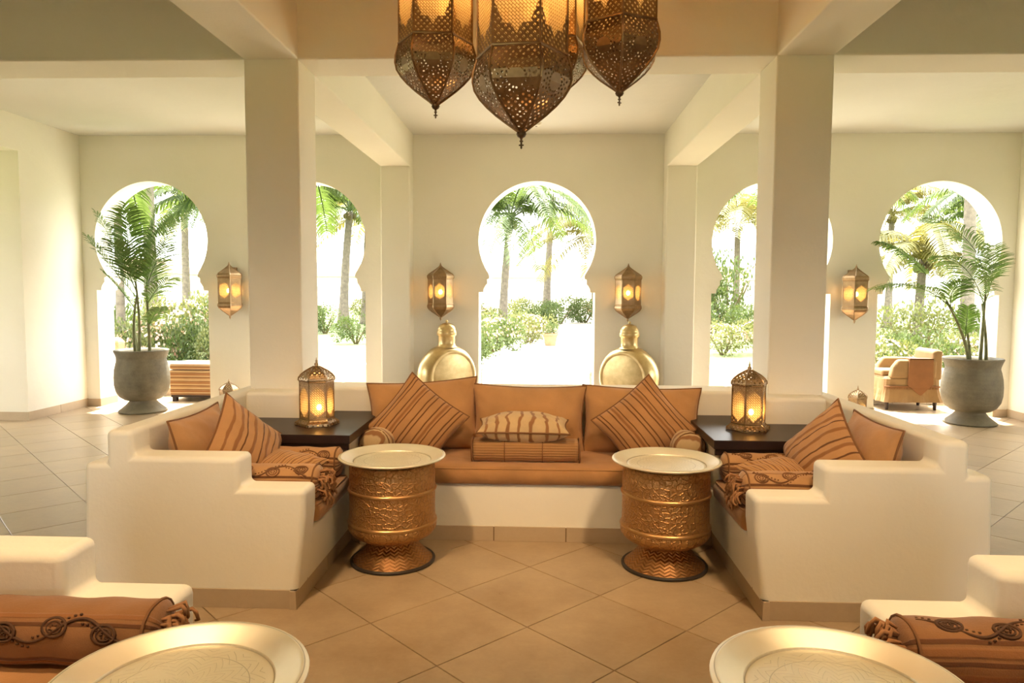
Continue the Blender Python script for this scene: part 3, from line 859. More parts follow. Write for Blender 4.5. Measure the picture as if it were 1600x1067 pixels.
FB = 'embroidered arm bolsters'
for s, w1 in ((-1, 'left'), (1, 'right')):
    bolster('arm_bolster', 'striped embroidered bolster with tasselled end along the %s stepped arm of the middle sofa' % w1, FB, 0.76, 0.083, 0.080, 'stripe_bolster',
            (s*1.385, 3.435, ZS+0.083), 0 if s < 0 else 180, 0, 0, (False, True), pi-0.85 if s < 0 else 0.95, 21+s)
    bolster('arm_bolster', 'striped embroidered bolster against the block under the %s corner table' % w1, FB, 0.76, 0.070, 0.078, 'stripe_bolster',
            (s*1.40, 3.85, ZS+0.080), 0, 0, 0, (False, False), pi-0.55 if s < 0 else pi-1.05, 31+s)
    cushion('back_cushion', 'plain orange back cushion leaning on the %s side wall of the middle sofa' % w1, 'cushion', PL, 0.60, 0.41, 0.21, 'cloth_orange',
            (s*1.69, 3.62, 0.625), -s*93, -12, 0, seed=40+s)
    cushion('striped_cushion', 'pointed striped cushion propped in the %s side seat' % w1, 'cushion', 'propped striped cushions', 0.44, 0.43, 0.19, 'stripe_side',
            (s*1.485, 3.66, 0.625), -s*70, -20, 42, seed=50+s)
    cushion('flat_pillow', 'small ribbed pillow lying flat on the %s side seat' % w1, 'pillow', 'flat seat pillows', 0.37, 0.28, 0.16, 'stripe_small',
            (s*1.27, 3.64, ZS+0.086), s*20, -66, s*-6, pipe=None, seed=60+s, pinch=0.1)
bolster('arm_bolster', 'dark rust embroidered bolster with tassel at the bottom left corner', FB, 0.80, 0.085, 0.082, 'stripe_bolster_deep',
        (-1.345, MY-3.435, ZS+0.086), 0, 0, 0, (True, True), pi-0.45, 71, thread='thread_dark')
bolster('arm_bolster', 'dark rust striped bolster with tassel at the bottom right corner', FB, 0.80, 0.085, 0.082, 'stripe_bolster_deep',
        (1.375, MY-3.435, ZS+0.086), 180, 0, 0, (False, True), 1.25, 73, thread='thread_dark')
cushion('striped_cushion', 'dark fringed cushion cut by the left picture edge beside the foreground bolster', 'cushion', 'propped striped cushions', 0.36, 0.36, 0.14, 'stripe_side',
        (-1.60, MY-3.56, 0.60), 100, -12, 5, pipe='fringe', seed=75)

# ------------------------------------------------------------------ brass tray tables
def tray_table(label, x, y, rz):
    root = empty('tray_table', (x, y, 0), rz); tag(root, label, 'table', 'brass tray tables')
    m = MB()
    m.lathe([(0.0, 0.548), (0.19, 0.548), (0.203, 0.5485), (0.2045, 0.5465), (0.2065, 0.5465), (0.208, 0.553), (0.209, 0.554), (0.262, 0.574), (0.268, 0.579), (0.276, 0.579), (0.279, 0.575), (0.283, 0.576), (0.285, 0.571), (0.280, 0.566), (0.262, 0.562), (0.20, 0.541), (0.0, 0.540)], 72)
    m.build('tray', 'tray_brass', root, smooth=True)
    m = MB()
    m.lathe([(0.205, 0.543), (0.226, 0.535), (0.228, 0.47), (0.228, 0.41)], 56)
    m.build('collar', 'copper_floral', root, smooth=True)
    m = MB()
    m.lathe([(0.228, 0.392), (0.227, 0.30), (0.229, 0.236)], 56)
    m.build('drum', 'copper_floral', root, smooth=True)
    for z, r in ((0.401, 0.231), (0.226, 0.233)):
        m = MB(); m.lathe([(r-0.004, z-0.011), (r+0.003, z-0.007), (r+0.006, z), (r+0.003, z+0.007), (r-0.004, z+0.011)], 56)
        m.build('ring', 'copper_plain', root, smooth=True)
    m = MB()
    m.lathe([(0.231, 0.218), (0.236, 0.204), (0.233, 0.186), (0.216, 0.163), (0.184, 0.142), (0.150, 0.130), (0.126, 0.124), (0.121, 0.117)], 56)
    m.build('bowl', 'copper_floral', root, smooth=True)
    m = MB()
    m.lathe([(0.121, 0.118), (0.128, 0.108), (0.146, 0.084), (0.176, 0.048), (0.206, 0.020), (0.216, 0.012)], 56)
    m.build('foot', 'copper_leaf', root, smooth=True)
    m = MB()
    m.lathe([(0.212, 0.016), (0.222, 0.018), (0.228, 0.011), (0.226, 0.002), (0.20, 0.001)], 56)
    m.build('foot_rim', 'black_metal', root, smooth=True)
    return root
tray_table('engraved copper drum table with brass tray, left of the middle sofa front', -0.735, 3.775, 0.4)
tray_table('engraved copper drum table with brass tray, right of the middle sofa front', 0.722, 3.775, 1.7)
tray_table('brass tray table cut by the bottom edge at the left', -0.755, 1.535, 2.9)
tray_table('brass tray table cut by the bottom edge at the right', 0.735, 1.590, 4.1)

# ------------------------------------------------------------------ lanterns
def hex_panel(rings, v0=0.0):
    """strip facing -y between the corners of successive hexagons (z, r)"""
    m = MB(); L = 0; vs = []; us = []; n = 6
    for k, (z, r) in enumerate(rings):
        if k: L += sqrt((z-rings[k-1][0])**2 + (0.866*(r-rings[k-1][1]))**2)
        for i in range(n+1):
            t = -1+2*i/n
            vs.append((t*r/2, -r*0.866, z)); us.append((t*r/2, L-v0))
    fs = [(k*(n+1)+i, k*(n+1)+i+1, (k+1)*(n+1)+i+1, (k+1)*(n+1)+i) for k in range(len(rings)-1) for i in range(n)]
    m.add(vs, fs, us)
    return m
def hex_plate(R, zb, fn, n=50, push=0.0015):
    """plate from height zb to the shaped edge fn(t)"""
    m = MB(); vs = []; us = []
    for i in range(n+1):
        t = -1+2*i/n; x = t*R/2
        for z in (zb, fn(t)):
            vs.append((x, -R*0.866-push, z)); us.append((x, z))
    m.add(vs, [(2*i, 2*i+2, 2*i+3, 2*i+1) for i in range(n)], us)
    return m
def around(root, name, me, smooth=False):
    for k in range(6):
        o = link(name, me, root); o.rotation_euler = (0, 0, k*pi/3)
def lantern(root, R, z0, z1, bot, top, wb_, wt_, mats, rib=0.005, bulb=None, power=0.5, bulb_r=0.02, skirt=None, knob=True, v0b=0.1, v0t=0.08):
    P, Lt, F = mats
    bot_full = [(z0, R)] + bot
    top_full = [(z1, R)] + top
    around(root, 'bottom_panel', hex_panel(bot_full, v0b).mesh('bottom_panel', P)) if len(bot) else None
    around(root, 'dome_panel', hex_panel(top_full, v0t).mesh('dome_panel', P))
    gl = MB(); gl.add([(-R/2, -R*0.866+0.003, z0), (R/2, -R*0.866+0.003, z0), (R/2, -R*0.866+0.003, z1), (-R/2, -R*0.866+0.003, z1)], [(0, 1, 2, 3)],
                      [(-R/2, z0), (R/2, z0), (R/2, z1), (-R/2, z1)])
    around(root, 'glass_pane', gl.mesh('glass_pane', 'amber_glass'))
    around(root, 'lower_plate', hex_plate(R, z0, wb_).mesh('lower_plate', Lt))
    around(root, 'upper_plate', hex_plate(R, z1, wt_).mesh('upper_plate', Lt))
    m = MB()
    for k in range(6):
        a = -pi/2 + pi/6 + k*pi/3
        pts = [(r*cos(a), r*sin(a), z) for z, r in reversed(bot)] + [(R*cos(a), R*sin(a), z0), (R*cos(a), R*sin(a), z1)] + [(r*cos(a), r*sin(a), z) for z, r in top]
        m.tube(pts, rib, 5)
    for z in (z0, z1):
        m.tube([(R*1.01*cos(-pi/3 + k*pi/3), R*1.01*sin(-pi/3 + k*pi/3), z) for k in range(6)], rib*1.2, 5, closed=True)
    m.build('frame', F, root)
    if bulb:
        b = MB(); b.sphere(bulb, bulb_r, 12, 8, 1.25)
        b.build('bulb', 'bulb_warm', root, smooth=True)
        ld = bpy.data.lights.new('bulb_light', 'POINT'); ld.energy = power; ld.color = (1.0, 0.66, 0.33); ld.shadow_soft_size = bulb_r*1.6
        lo = bpy.data.objects.new('bulb_light', ld); COL.objects.link(lo); lo.parent = root; lo.location = bulb
def hexwin(za, zb, zm, edge=0.84):
    return lambda t: za + (zb-za)*abs(t)/edge if abs(t) < edge else zm
def scallop(hmin, hmax, z0, s=1):
    return lambda t: z0 + s*(hmin + (hmax-hmin)*min(1.0, max(0.0, abs(t)*0.80 + 0.10*sin(2*pi*abs(t)*1.5 - 0.5) + 0.05 + 0.25*abs(t)**6)))

def hanging(label, x, y, zt, rz, tilt=0.0):
    """zt = tip of the finial"""
    root = empty('hanging_lantern', (x, y, zt), 0); tag(root, label, 'lantern', 'hanging lanterns')
    root.rotation_euler = (radians(tilt), 0, radians(rz))
    R = 0.184; z0 = 0.37; z1 = 0.92
    bot = [(0.345, 0.192), (0.31, 0.202), (0.275, 0.204), (0.24, 0.196), (0.205, 0.174), (0.17, 0.142), (0.135, 0.102), (0.105, 0.062), (0.082, 0.030), (0.070, 0.014)]
    top = [(0.95, 0.192), (0.99, 0.197), (1.03, 0.180), (1.08, 0.135), (1.13, 0.085), (1.18, 0.045), (1.23, 0.015)]
    lantern(root, R, z0, z1, bot, top, scallop(0.035, 0.155, z0), scallop(0.035, 0.155, z1, -1), ('pierced_hang', 'lattice_hang', 'hanging_bronze'), 0.0055,
            bulb=(0.03, -0.02, z0+0.30), power=0.65, bulb_r=0.035, v0b=0.13)
    m = MB()
    m.lathe([(0.001, 0.0), (0.004, 0.004), (0.004, 0.028), (0.009, 0.032), (0.004, 0.036), (0.006, 0.044), (0.016, 0.050), (0.021, 0.060), (0.018, 0.070), (0.011, 0.076), (0.013, 0.084)], 16)
    m.tube([(-0.010, 0, 0.016), (0.010, 0, 0.016)], 0.003, 6)
    m.build('finial', 'iron_dark', root, smooth=True)
    m = MB()
    m.tube([(0, 0, 1.22), (0, 0, 1.30)], 0.012, 8)
    z = 1.30; top_z = FC - zt
    k = 0
    while z < top_z - 0.005:
        h = min(0.05, top_z - z)
        n = 10
        ax = (1, 0) if k % 2 else (0, 1)
        m.tube([(ax[0]*0.011*cos(2*pi*q/n), ax[1]*0.011*cos(2*pi*q/n), z + h/2 + (h/2+0.004)*sin(2*pi*q/n)) for q in range(n)], 0.003, 4, closed=True)
        z += 0.043; k += 1
    m.build('chain', 'iron_dark', root)
    m = MB(); m.lathe([(0.05, top_z), (0.05, top_z-0.02), (0.02, top_z-0.04), (0.0, top_z-0.04)], 16)
    m.build('ceiling_rose', 'iron_dark', root, smooth=True)
    return root
hanging('largest hanging pierced lantern, in front in the middle of the cluster', -0.032, 3.0, 2.035, -6)
hanging('hanging pierced lantern at the left of the cluster', -0.488, 3.7, 2.325, 4)
hanging('hanging pierced lantern at the right of the cluster, corner edge forward', 0.425, 3.57, 2.35, 27)
hanging('hanging pierced lantern at the back, mostly hidden behind the front one', 0.105, 4.16, 2.47, 12)

def standing(name, label, group, x, y, z, rz, sc=1.0, lit=True):
    root = empty(name, (x, y, z)); root.rotation_euler = (0, 0, radians(rz)); root.scale = (sc, sc, sc)
    tag(root, label, 'lantern', group)
    R = 0.098; z0 = 0.042; z1 = 0.262
    bot = [(0.030, 0.106), (0.018, 0.126), (0.004, 0.128), (0.0, 0.122)]
    top = [(0.272, 0.106), (0.285, 0.104), (0.303, 0.090), (0.322, 0.066), (0.338, 0.038), (0.350, 0.014)]
    lantern(root, R, z0, z1, bot, top, hexwin(z0+0.016, z0+0.052, (z0+z1)/2), hexwin(z1-0.026, z1-0.066, (z0+z1)/2), ('lattice_brass', 'lattice_brass', 'antique_brass'), 0.0042,
            bulb=(0.012, -0.012, z0+0.062) if lit else None, power=0.32, bulb_r=0.015)
    m = MB(); m.lathe([(0.016, 0.346), (0.010, 0.354), (0.014, 0.362), (0.010, 0.369), (0.004, 0.374), (0.007, 0.381), (0.003, 0.388), (0.001, 0.402)], 12)
    m.build('finial', 'antique_brass', root, smooth=True)
    m = MB(); m.lathe([(0.0, 0.002), (0.10, 0.002), (0.10, 0.006), (0.0, 0.006)], 6, rot=pi/6)
    m.build('floor_plate', 'antique_brass', root)
    return root
standing('table_lantern', 'lit pierced brass lantern on the left dark corner table', 'standing pierced lanterns', -1.280, 4.215, 0.6525, 20)
standing('table_lantern', 'lit pierced brass lantern on the right dark corner table', 'standing pierced lanterns', 1.275, 4.235, 0.6525, 4)
standing('floor_lantern', 'small pierced lantern on the floor behind the left side wall of the sofa', 'standing pierced lanterns', -3.60, 8.25, 0.0, 15, 1.05)
standing('floor_lantern', 'small pierced lantern on the floor behind the right side wall of the sofa', 'standing pierced lanterns', 3.63, 8.20, 0.0, 5, 1.05)
standing('parapet_lantern', 'small lantern on the terrace parapet seen past the left arch edge', 'standing pierced lanterns', -5.83, 9.76, 0.46, 5, 0.95, lit=False)

def wall_lantern(label, x, rz):
    root = empty('wall_lantern', (x, 8.525, 1.10)); root.rotation_euler = (0, 0, radians(rz)); tag(root, label, 'lantern', 'wall lanterns')
    R = 0.148; z0 = 0.205; z1 = 0.495
    bot = [(0.185, 0.156), (0.165, 0.157), (0.14, 0.142), (0.11, 0.105), (0.08, 0.060), (0.055, 0.024), (0.045, 0.010)]
    top = [(0.515, 0.157), (0.535, 0.158), (0.555, 0.142), (0.585, 0.098), (0.615, 0.054), (0.64, 0.022), (0.655, 0.008)]
    lantern(root, R, z0, z1, bot, top, hexwin(z0+0.050, z0+0.098, 0.35, 0.80), hexwin(z1-0.046, z1-0.094, 0.35, 0.80), ('antique_brass', 'antique_brass', 'antique_brass'), 0.005,
            bulb=(0.0, -0.02, 0.345), power=0.42, bulb_r=0.024)
    m = MB(); m.lathe([(0.001, 0.0), (0.004, 0.01), (0.010, 0.022), (0.013, 0.034), (0.009, 0.044), (0.011, 0.05)], 12)
    m.lathe([(0.009, 0.65), (0.013, 0.662), (0.007, 0.672), (0.003, 0.69)], 12)
    m.build('finial', 'antique_brass', root, smooth=True)
    m = MB(); m.tube([(0, 0, 0.60), (0, 0.09, 0.60), (0, 0.168, 0.60)], 0.006, 6); m.lathe([(0.0, 0.57), (0.03, 0.57), (0.03, 0.63), (0.0, 0.63)], 12, 0, 0.158)
    o = m.build('wall_bracket', 'antique_brass', root)
    o.rotation_euler = (0, 0, -radians(rz))
wall_lantern('lit brass wall lantern between the leftmost arch and the left column', -3.69, -4)
wall_lantern('lit brass wall lantern just left of the middle arch', -1.14, 3)
wall_lantern('lit brass wall lantern just right of the middle arch', 1.075, -6)
wall_lantern('lit brass wall lantern between the right column and the rightmost arch', 3.70, 4)

# ------------------------------------------------------------------ brass moon flasks
def flask(label, x, rz):
    root = empty('brass_flask', (x, 8.24, 0)); root.rotation_euler = (0, 0, radians(rz)); tag(root, label, 'vessel', 'brass moon flasks')
    prof_ = [(0.0, -0.150), (0.24, -0.152), (0.272, -0.150), (0.285, -0.156), (0.296, -0.150), (0.325, -0.115), (0.35, -0.06), (0.357, 0.0), (0.35, 0.06), (0.325, 0.115), (0.296, 0.150), (0.272, 0.150), (0.0, 0.150)]
    m = MB(); m.lathe(prof_, 64)
    m.v = [(a, z, 0.485 + b) for a, b, z in m.v]
    m.build('body', 'vessel_brass', root, smooth=True)
    m = MB(); m.lathe([(0.0, 0.152), (0.245, 0.154), (0.262, 0.150)], 56); m.v = [(a, -z, 0.485 + b) for a, b, z in m.v]
    m.build('face_disc', 'vessel_brass', root, smooth=True)
    m = MB(); m.lathe([(0.20, 0.001), (0.205, 0.02), (0.17, 0.06), (0.15, 0.10), (0.155, 0.18), (0.0, 0.18)], 40)
    m.build('foot', 'vessel_brass', root, smooth=True)
    m = MB(); m.lathe([(0.13, 0.81), (0.102, 0.832), (0.098, 0.86), (0.098, 0.935), (0.104, 0.945)], 40)
    m.build('neck', 'vessel_brass', root, smooth=True)
    m = MB(); m.lathe([(0.104, 0.942), (0.112, 0.952), (0.116, 0.975), (0.112, 0.995), (0.107, 1.003), (0.108, 1.010), (0.100, 1.035), (0.08, 1.063), (0.05, 1.083), (0.018, 1.092)], 40)
    m.build('lid', 'vessel_brass', root, smooth=True)
    m = MB(); m.lathe([(0.012, 1.088), (0.010, 1.096), (0.016, 1.104), (0.017, 1.112), (0.010, 1.121), (0.001, 1.125)], 16)
    m.build('lid_knob', 'vessel_brass', root, smooth=True)
flask('tall brass moon flask with domed lid, left of the middle arch', -1.03, 38)
flask('tall brass moon flask with domed lid, right of the middle arch', 1.065, -36)

# ------------------------------------------------------------------ palms
def bez(p0, p1, p2, n):
    p0, p1, p2 = map(Vector, (p0, p1, p2))
    return [(1-t)**2*p0 + 2*t*(1-t)*p1 + t*t*p2 for t in (i/n for i in range(n+1))]
def frond_mesh(pts, R, nl=34, ll=0.22, lw=0.014, bare=0.12, droop=0.25, fwd=0.75, side_up=0.25, rr=0.006, seg=2):
    """rachis along pts with leaflets left and right"""
    m = MB(); n = len(pts)-1
    m.tube(pts, [rr*(1-0.75*i/n) for i in range(n+1)], 5)
    for k in range(nl):
        t = bare + (1-bare)*(k+0.5)/nl
        f = t*n; i = min(n-1, int(f)); p = pts[i].lerp(pts[i+1], f-i)
        tan = (pts[i+1]-pts[i]).normalized()
        side = tan.cross(Vector((0, 0, 1)))
        side = side.normalized() if side.length > 0.05 else Vector((1, 0, 0))
        nrm = side.cross(tan).normalized()
        Lf = ll*(0.35 + 0.65*sin(pi*min(1, 0.12+0.86*t))**0.7)*R.uniform(0.88, 1.1)
        for s in (-1, 1):
            d = (side*s + tan*fwd*R.uniform(0.85, 1.15) + nrm*side_up*R.uniform(0.6, 1.3)).normalized()
            wv = tan*lw*0.5
            q = [p]; cur = d.copy(); pos = p.copy()
            for g in range(seg+1):
                pos = pos + cur*Lf/(seg+1); q.append(pos.copy())
                cur = (cur + Vector((0, 0, -droop))).normalized()
            vs = []
            wds = [0.55, 1.0, 0.75, 0.12] if seg == 2 else [0.6, 1.0, 0.1]
            for g, c in enumerate(q):
                wd = wv*wds[min(g, len(wds)-1)]
                vs += [c-wd, c+wd]
            m.add(vs, [(2*g, 2*g+1, 2*g+3, 2*g+2) for g in range(len(q)-1)])
    return m

def urn(parent):
    m = MB(); m.lathe([(0.0, 0.003), (0.262, 0.003), (0.268, 0.012), (0.262, 0.022), (0.225, 0.05), (0.175, 0.095), (0.148, 0.128), (0.15, 0.14)], 48)
    m.build('urn_foot', 'urn_stone', parent, smooth=True)
    m = MB(); m.lathe([(0.15, 0.138), (0.20, 0.152), (0.25, 0.19), (0.285, 0.25), (0.301, 0.33), (0.303, 0.42), (0.296, 0.51), (0.280, 0.585), (0.268, 0.625), (0.270, 0.645), (0.285, 0.69), (0.298, 0.722), (0.301, 0.735), (0.292, 0.742), (0.276, 0.735), (0.255, 0.66), (0.26, 0.60)], 56)
    m.build('urn_body', 'urn_stone', parent, smooth=True)
    m = MB(); m.lathe([(0.0, 0.675), (0.262, 0.672)], 24); m.build('soil', 'soil', parent)
def potted_palm(label, x, y, canes, fronds, seed):
    root = empty('potted_palm', (x, y, 0)); tag(root, label, 'potted palm', 'potted palms in stone urns')
    urn(root); R = random.Random(seed)
    for c in canes:
        m = MB(); pts = bez(*c, 10)
        m.tube(pts, [0.021-0.010*i/10 for i in range(11)], 8); m.build('cane', 'cane_stem', root, smooth=True)
    for f in fronds:
        p0, p1, p2, ll = f[:4]; kw = f[4] if len(f) > 4 else {}
        pts = bez(p0, p1, p2, 14)
        L = sum((pts[i+1]-pts[i]).length for i in range(14))
        frond_mesh(pts, R, nl=int(20+30*L), ll=ll, lw=0.015, **kw).build('frond', 'leaf_potted', root, recalc=False)
potted_palm('tall bushy potted palm in a grey stone urn before the leftmost arch', -4.70, 8.36,
    [((-0.08, 0.02, 0.66), (-0.12, 0.0, 1.0), (-0.03, 0.0, 1.42)), ((-0.01, -0.05, 0.66), (0.03, -0.04, 1.0), (-0.03, -0.03, 1.55)), ((0.10, 0.0, 0.66), (0.09, 0.02, 1.1), (0.06, 0.03, 1.5)), ((-0.04, 0.06, 0.66), (-0.16, 0.06, 0.9), (-0.08, 0.05, 1.3))],
    [((-0.03, 0, 1.40), (-0.26, 0.05, 1.90), (-0.48, -0.02, 2.34), 0.30), ((-0.03, 0, 1.42), (-0.14, 0.1, 2.0), (-0.20, 0.15, 2.46), 0.28),
     ((-0.03, -0.03, 1.5), (-0.08, -0.10, 1.95), (-0.02, -0.22, 2.36), 0.32), ((0.06, 0.03, 1.45), (0.10, 0.05, 2.0), (0.18, 0.10, 2.42), 0.28),
     ((0.06, 0.03, 1.45), (0.14, 0, 1.92), (0.46, -0.05, 2.28), 0.36), ((-0.03, 0, 1.35), (-0.28, -0.08, 1.70), (-0.52, -0.15, 2.06), 0.30),
     ((-0.03, -0.03, 1.45), (-0.06, -0.22, 1.78), (-0.08, -0.36, 1.98), 0.32), ((0.06, 0.03, 1.40), (0.20, -0.12, 1.72), (0.46, -0.20, 1.96), 0.34),
     ((-0.08, 0.05, 1.2), (-0.22, 0.0, 1.46), (-0.38, -0.1, 1.66), 0.24), ((0.06, 0.03, 1.25), (0.18, 0, 1.48), (0.40, -0.06, 1.58), 0.30, {'droop': 0.4}),
     ((0.08, 0.02, 1.0), (0.16, 0, 1.16), (0.26, -0.05, 1.24), 0.20, {'droop': 0.4})], 5)
potted_palm('leaning potted palm in a grey stone urn before the rightmost arch', 4.90, 8.24,
    [((-0.05, -0.02, 0.66), (-0.10, -0.03, 1.0), (-0.36, -0.06, 1.38)), ((0.08, 0, 0.66), (0.09, 0, 1.0), (0.10, 0, 1.45)), ((0.16, 0.03, 0.66), (0.17, 0.03, 0.9), (0.10, 0.05, 1.35)), ((0.0, 0.06, 0.66), (0.0, 0.06, 0.85), (-0.06, 0.06, 1.1))],
    [((-0.30, -0.06, 1.30), (-0.70, -0.12, 1.66), (-1.18, -0.20, 1.50), 0.34, {'droop': 0.35}), ((0.10, 0, 1.38), (0.12, 0, 2.08), (-0.58, -0.05, 2.30), 0.36, {'droop': 0.35}),
     ((0.10, 0, 1.30), (-0.12, -0.12, 1.80), (-0.50, -0.22, 1.86), 0.34, {'droop': 0.45}), ((-0.06, 0.06, 1.05), (-0.60, 0.12, 1.95), (-1.0, 0.20, 2.04), 0.24, {'droop': 0.45, 'bare': 0.4}),
     ((0.10, 0.05, 1.28), (0.24, 0.05, 1.62), (0.12, -0.06, 1.98), 0.24), ((-0.06, 0.06, 0.95), (-0.10, -0.02, 1.15), (-0.13, -0.08, 1.32), 0.16),
     ((-0.30, -0.06, 1.30), (-0.42, -0.18, 1.52), (-0.30, -0.32, 1.60), 0.26)], 8)

# ------------------------------------------------------------------ terrace furniture
def ottoman(label, x, y, w_, d_, h_):
    root = empty('striped_ottoman', (x, y, 0)); tag(root, label, 'ottoman', 'striped terrace ottomans')
    m = MB(); m.box(-w_/2, w_/2, -d_/2, d_/2, 0.085, h_-0.09)
    m.uv = [(v[0], (v[2]-0.085)/(h_-0.175)) for v in m.v]
    m.build('body', 'stripe_ottoman', root, bevel=(0.012, 2))
    m = MB(); m.box(-w_/2-.005, w_/2+.005, -d_/2-.005, d_/2+.005, h_-0.085, h_)
    m.uv = [(v[0], (v[2]-h_+0.085)/0.2) for v in m.v]
    m.build('seat_pad', 'stripe_ottoman', root, bevel=(0.03, 3))
    m = MB(); m.box(-w_/2+.01, w_/2-.01, -d_/2+.01, d_/2-.01, 0.055, 0.088); m.build('plinth', 'dark_wood', root)
    for sx in (-1, 1):
        for sy in (-1, 1):
            m = MB(); m.box(sx*(w_/2-.02), sx*(w_/2-.075), sy*(d_/2-.02), sy*(d_/2-.075), 0.0, 0.058); m.build('leg', 'dark_wood', root)
ottoman('striped ottoman on the terrace behind the leftmost arch', -4.47, 9.35, 0.60, 0.46, 0.50)
ottoman('striped ottoman on the terrace showing at the left foot of the middle arch', -1.02, 9.32, 0.60, 0.46, 0.47)
ottoman('striped ottoman on the terrace showing at the right foot of the middle arch', 1.00, 9.32, 0.60, 0.46, 0.47)

def armchair():
    root = empty('armchair', (4.68, 9.34, 0)); tag(root, 'slipcovered orange armchair with draped throw behind the rightmost arch', 'armchair')
    def skirted(x0, x1, y0, y1, z0, z1, fl, nm, mat):
        m = MB(); n = 64; rings = []
        for z, o, wv in ((z0, fl, 0.016), (z0+(z1-z0)*0.25, fl*0.45, 0.010), (z0+(z1-z0)*0.5, 0.006, 0.003), (z1-0.03, 0.0, 0.0), (z1, -0.025, 0.0)):
            ring = []
            for k in range(n):
                a = 2*pi*k/n; c, s_ = cos(a), sin(a)
                q = 1/((abs(c)**9+abs(s_)**9)**(1/9))
                f = o + wv*sin(13*a)
                ring.append(((x0+x1)/2 + ((x1-x0)/2+f)*c*q, (y0+y1)/2 + ((y1-y0)/2+f)*s_*q, z))
            rings.append(ring)
        vs = [p for r in rings for p in r]
        fs = [(a*n+b, a*n+(b+1) % n, (a+1)*n+(b+1) % n, (a+1)*n+b) for a in range(len(rings)-1) for b in range(n)]
        fs.append(tuple(range((len(rings)-1)*n, len(rings)*n)))
        m.add(vs, fs); m.build(nm, mat, root, smooth=False)
    skirted(-0.33, 0.36, -0.24, 0.24, 0.105, 0.42, 0.035, 'slipcover', 'slip_cream')
    for sy in (-1, 1):
        m = MB(); m.prism([(-0.27, 0.40), (-0.24, 0.54), (-0.17, 0.635), (0.30, 0.635), (0.30, 0.40)], sy*0.245, sy*0.15, 'y'); m.build('arm', 'slip_cream', root, bevel=(0.03, 3))
    m = MB(); m.prism([(0.24, 0.38), (0.25, 0.74), (0.30, 0.765), (0.37, 0.75), (0.37, 0.38)], -0.236, 0.236, 'y'); m.build('backrest', 'slip_cream', root, bevel=(0.03, 3))
    m = MB(); m.box(-0.33, 0.25, -0.15, 0.15, 0.42, 0.50); m.build('seat_cushion', 'slip_cream', root, bevel=(0.03, 3))
    m = MB(); m.prism([(-0.05, 0.652), (0.24, 0.652), (0.25, 0.33), (0.10, 0.185), (-0.06, 0.32)], -0.262, -0.250, 'y')
    m.box(-0.05, 0.24, -0.262, -0.13, 0.640, 0.652); m.build('throw', 'throw_orange', root)
    m = MB(); m.tube([(-0.345, -0.252, 0.30), (0.375, -0.252, 0.30)], 0.010, 6)
    for k in range(36): m.tube([(-0.34+0.02*k, -0.258, 0.295), (-0.34+0.02*k, -0.262, 0.265)], 0.005, 4)
    m.build('fringe_band', 'throw_orange', root)
    for sx in (-0.28, 0.31):
        for sy in (-0.2, 0.2):
            m = MB(); m.lathe([(0.0, 0.0), (0.018, 0.0), (0.028, 0.14), (0.0, 0.14)], 10, sx, sy); m.build('leg', 'dark_wood', root)
armchair()

root = empty('smoke_detector', (-0.015, 8.12, RC)); tag(root, 'small round white smoke detector on the rear ceiling', 'detector')
m = MB(); m.lathe([(0.0, -0.038), (0.035, -0.036), (0.05, -0.022), (0.052, -0.010), (0.06, -0.008), (0.062, 0.0)], 24); m.build('housing', 'white_paint', root, smooth=True)
m = MB(); m.lathe([(0.0, -0.040), (0.012, -0.040), (0.014, -0.036)], 12); m.build('sensor', 'black_metal', root)

# ------------------------------------------------------------------ garden
def garden_palm(label, x, y, h, nf, fl, lean=(0.0, 0.0), rad=0.16, leafm='leaf_palm', seed=1, up=0.9, husk=True):
    root = empty('coconut_palm', (x, y, -0.30)); tag(root, label, 'palm tree', 'garden palms')
    R = random.Random(seed)
    top = Vector((lean[0], lean[1], h))
    m = MB(); n = 26; pts = []; rr = []
    for i in range(n+1):
        t = i/n; pts.append(Vector((lean[0]*t**1.6, lean[1]*t**1.6, h*t))); rr.append(rad*(1.0 + 0.9*(1-t)**9 - 0.25*t)*(1 + 0.05*(i % 2)))
    m.tube(pts, rr, 10); m.build('trunk', 'palm_trunk', root, smooth=True)
    for k in range(nf):
        az = 2*pi*k/nf*1.0 + R.uniform(-0.25, 0.25); el = R.uniform(-0.25, up) if k % 3 else R.uniform(0.5, 1.25)
        L = fl*R.uniform(0.85, 1.1)
        d = Vector((cos(az), sin(az), 0))
        p0 = top; p1 = top + d*L*0.45*cos(el) + Vector((0, 0, L*0.55*sin(el)+0.15*L)); p2 = top + d*L*(0.62+0.3*max(0, cos(el))) + Vector((0, 0, L*(0.45*sin(el)-0.38)))
        frond_mesh(bez(p0, p1, p2, 14), R, nl=54, ll=fl*0.22, lw=0.075, bare=0.10, droop=0.55, fwd=0.6, side_up=0.1, rr=0.03, seg=2).build('frond', leafm, root, recalc=False)
    if husk:
        for k in range(7):
            a = R.uniform(0, 6.28); m = MB(); m.sphere((top.x+0.2*cos(a), top.y+0.2*sin(a), top.z-0.18-R.uniform(0, .15)), 0.11, 8, 6, 1.25); m.build('coconut', 'palm_husk', root, smooth=True)
    return root
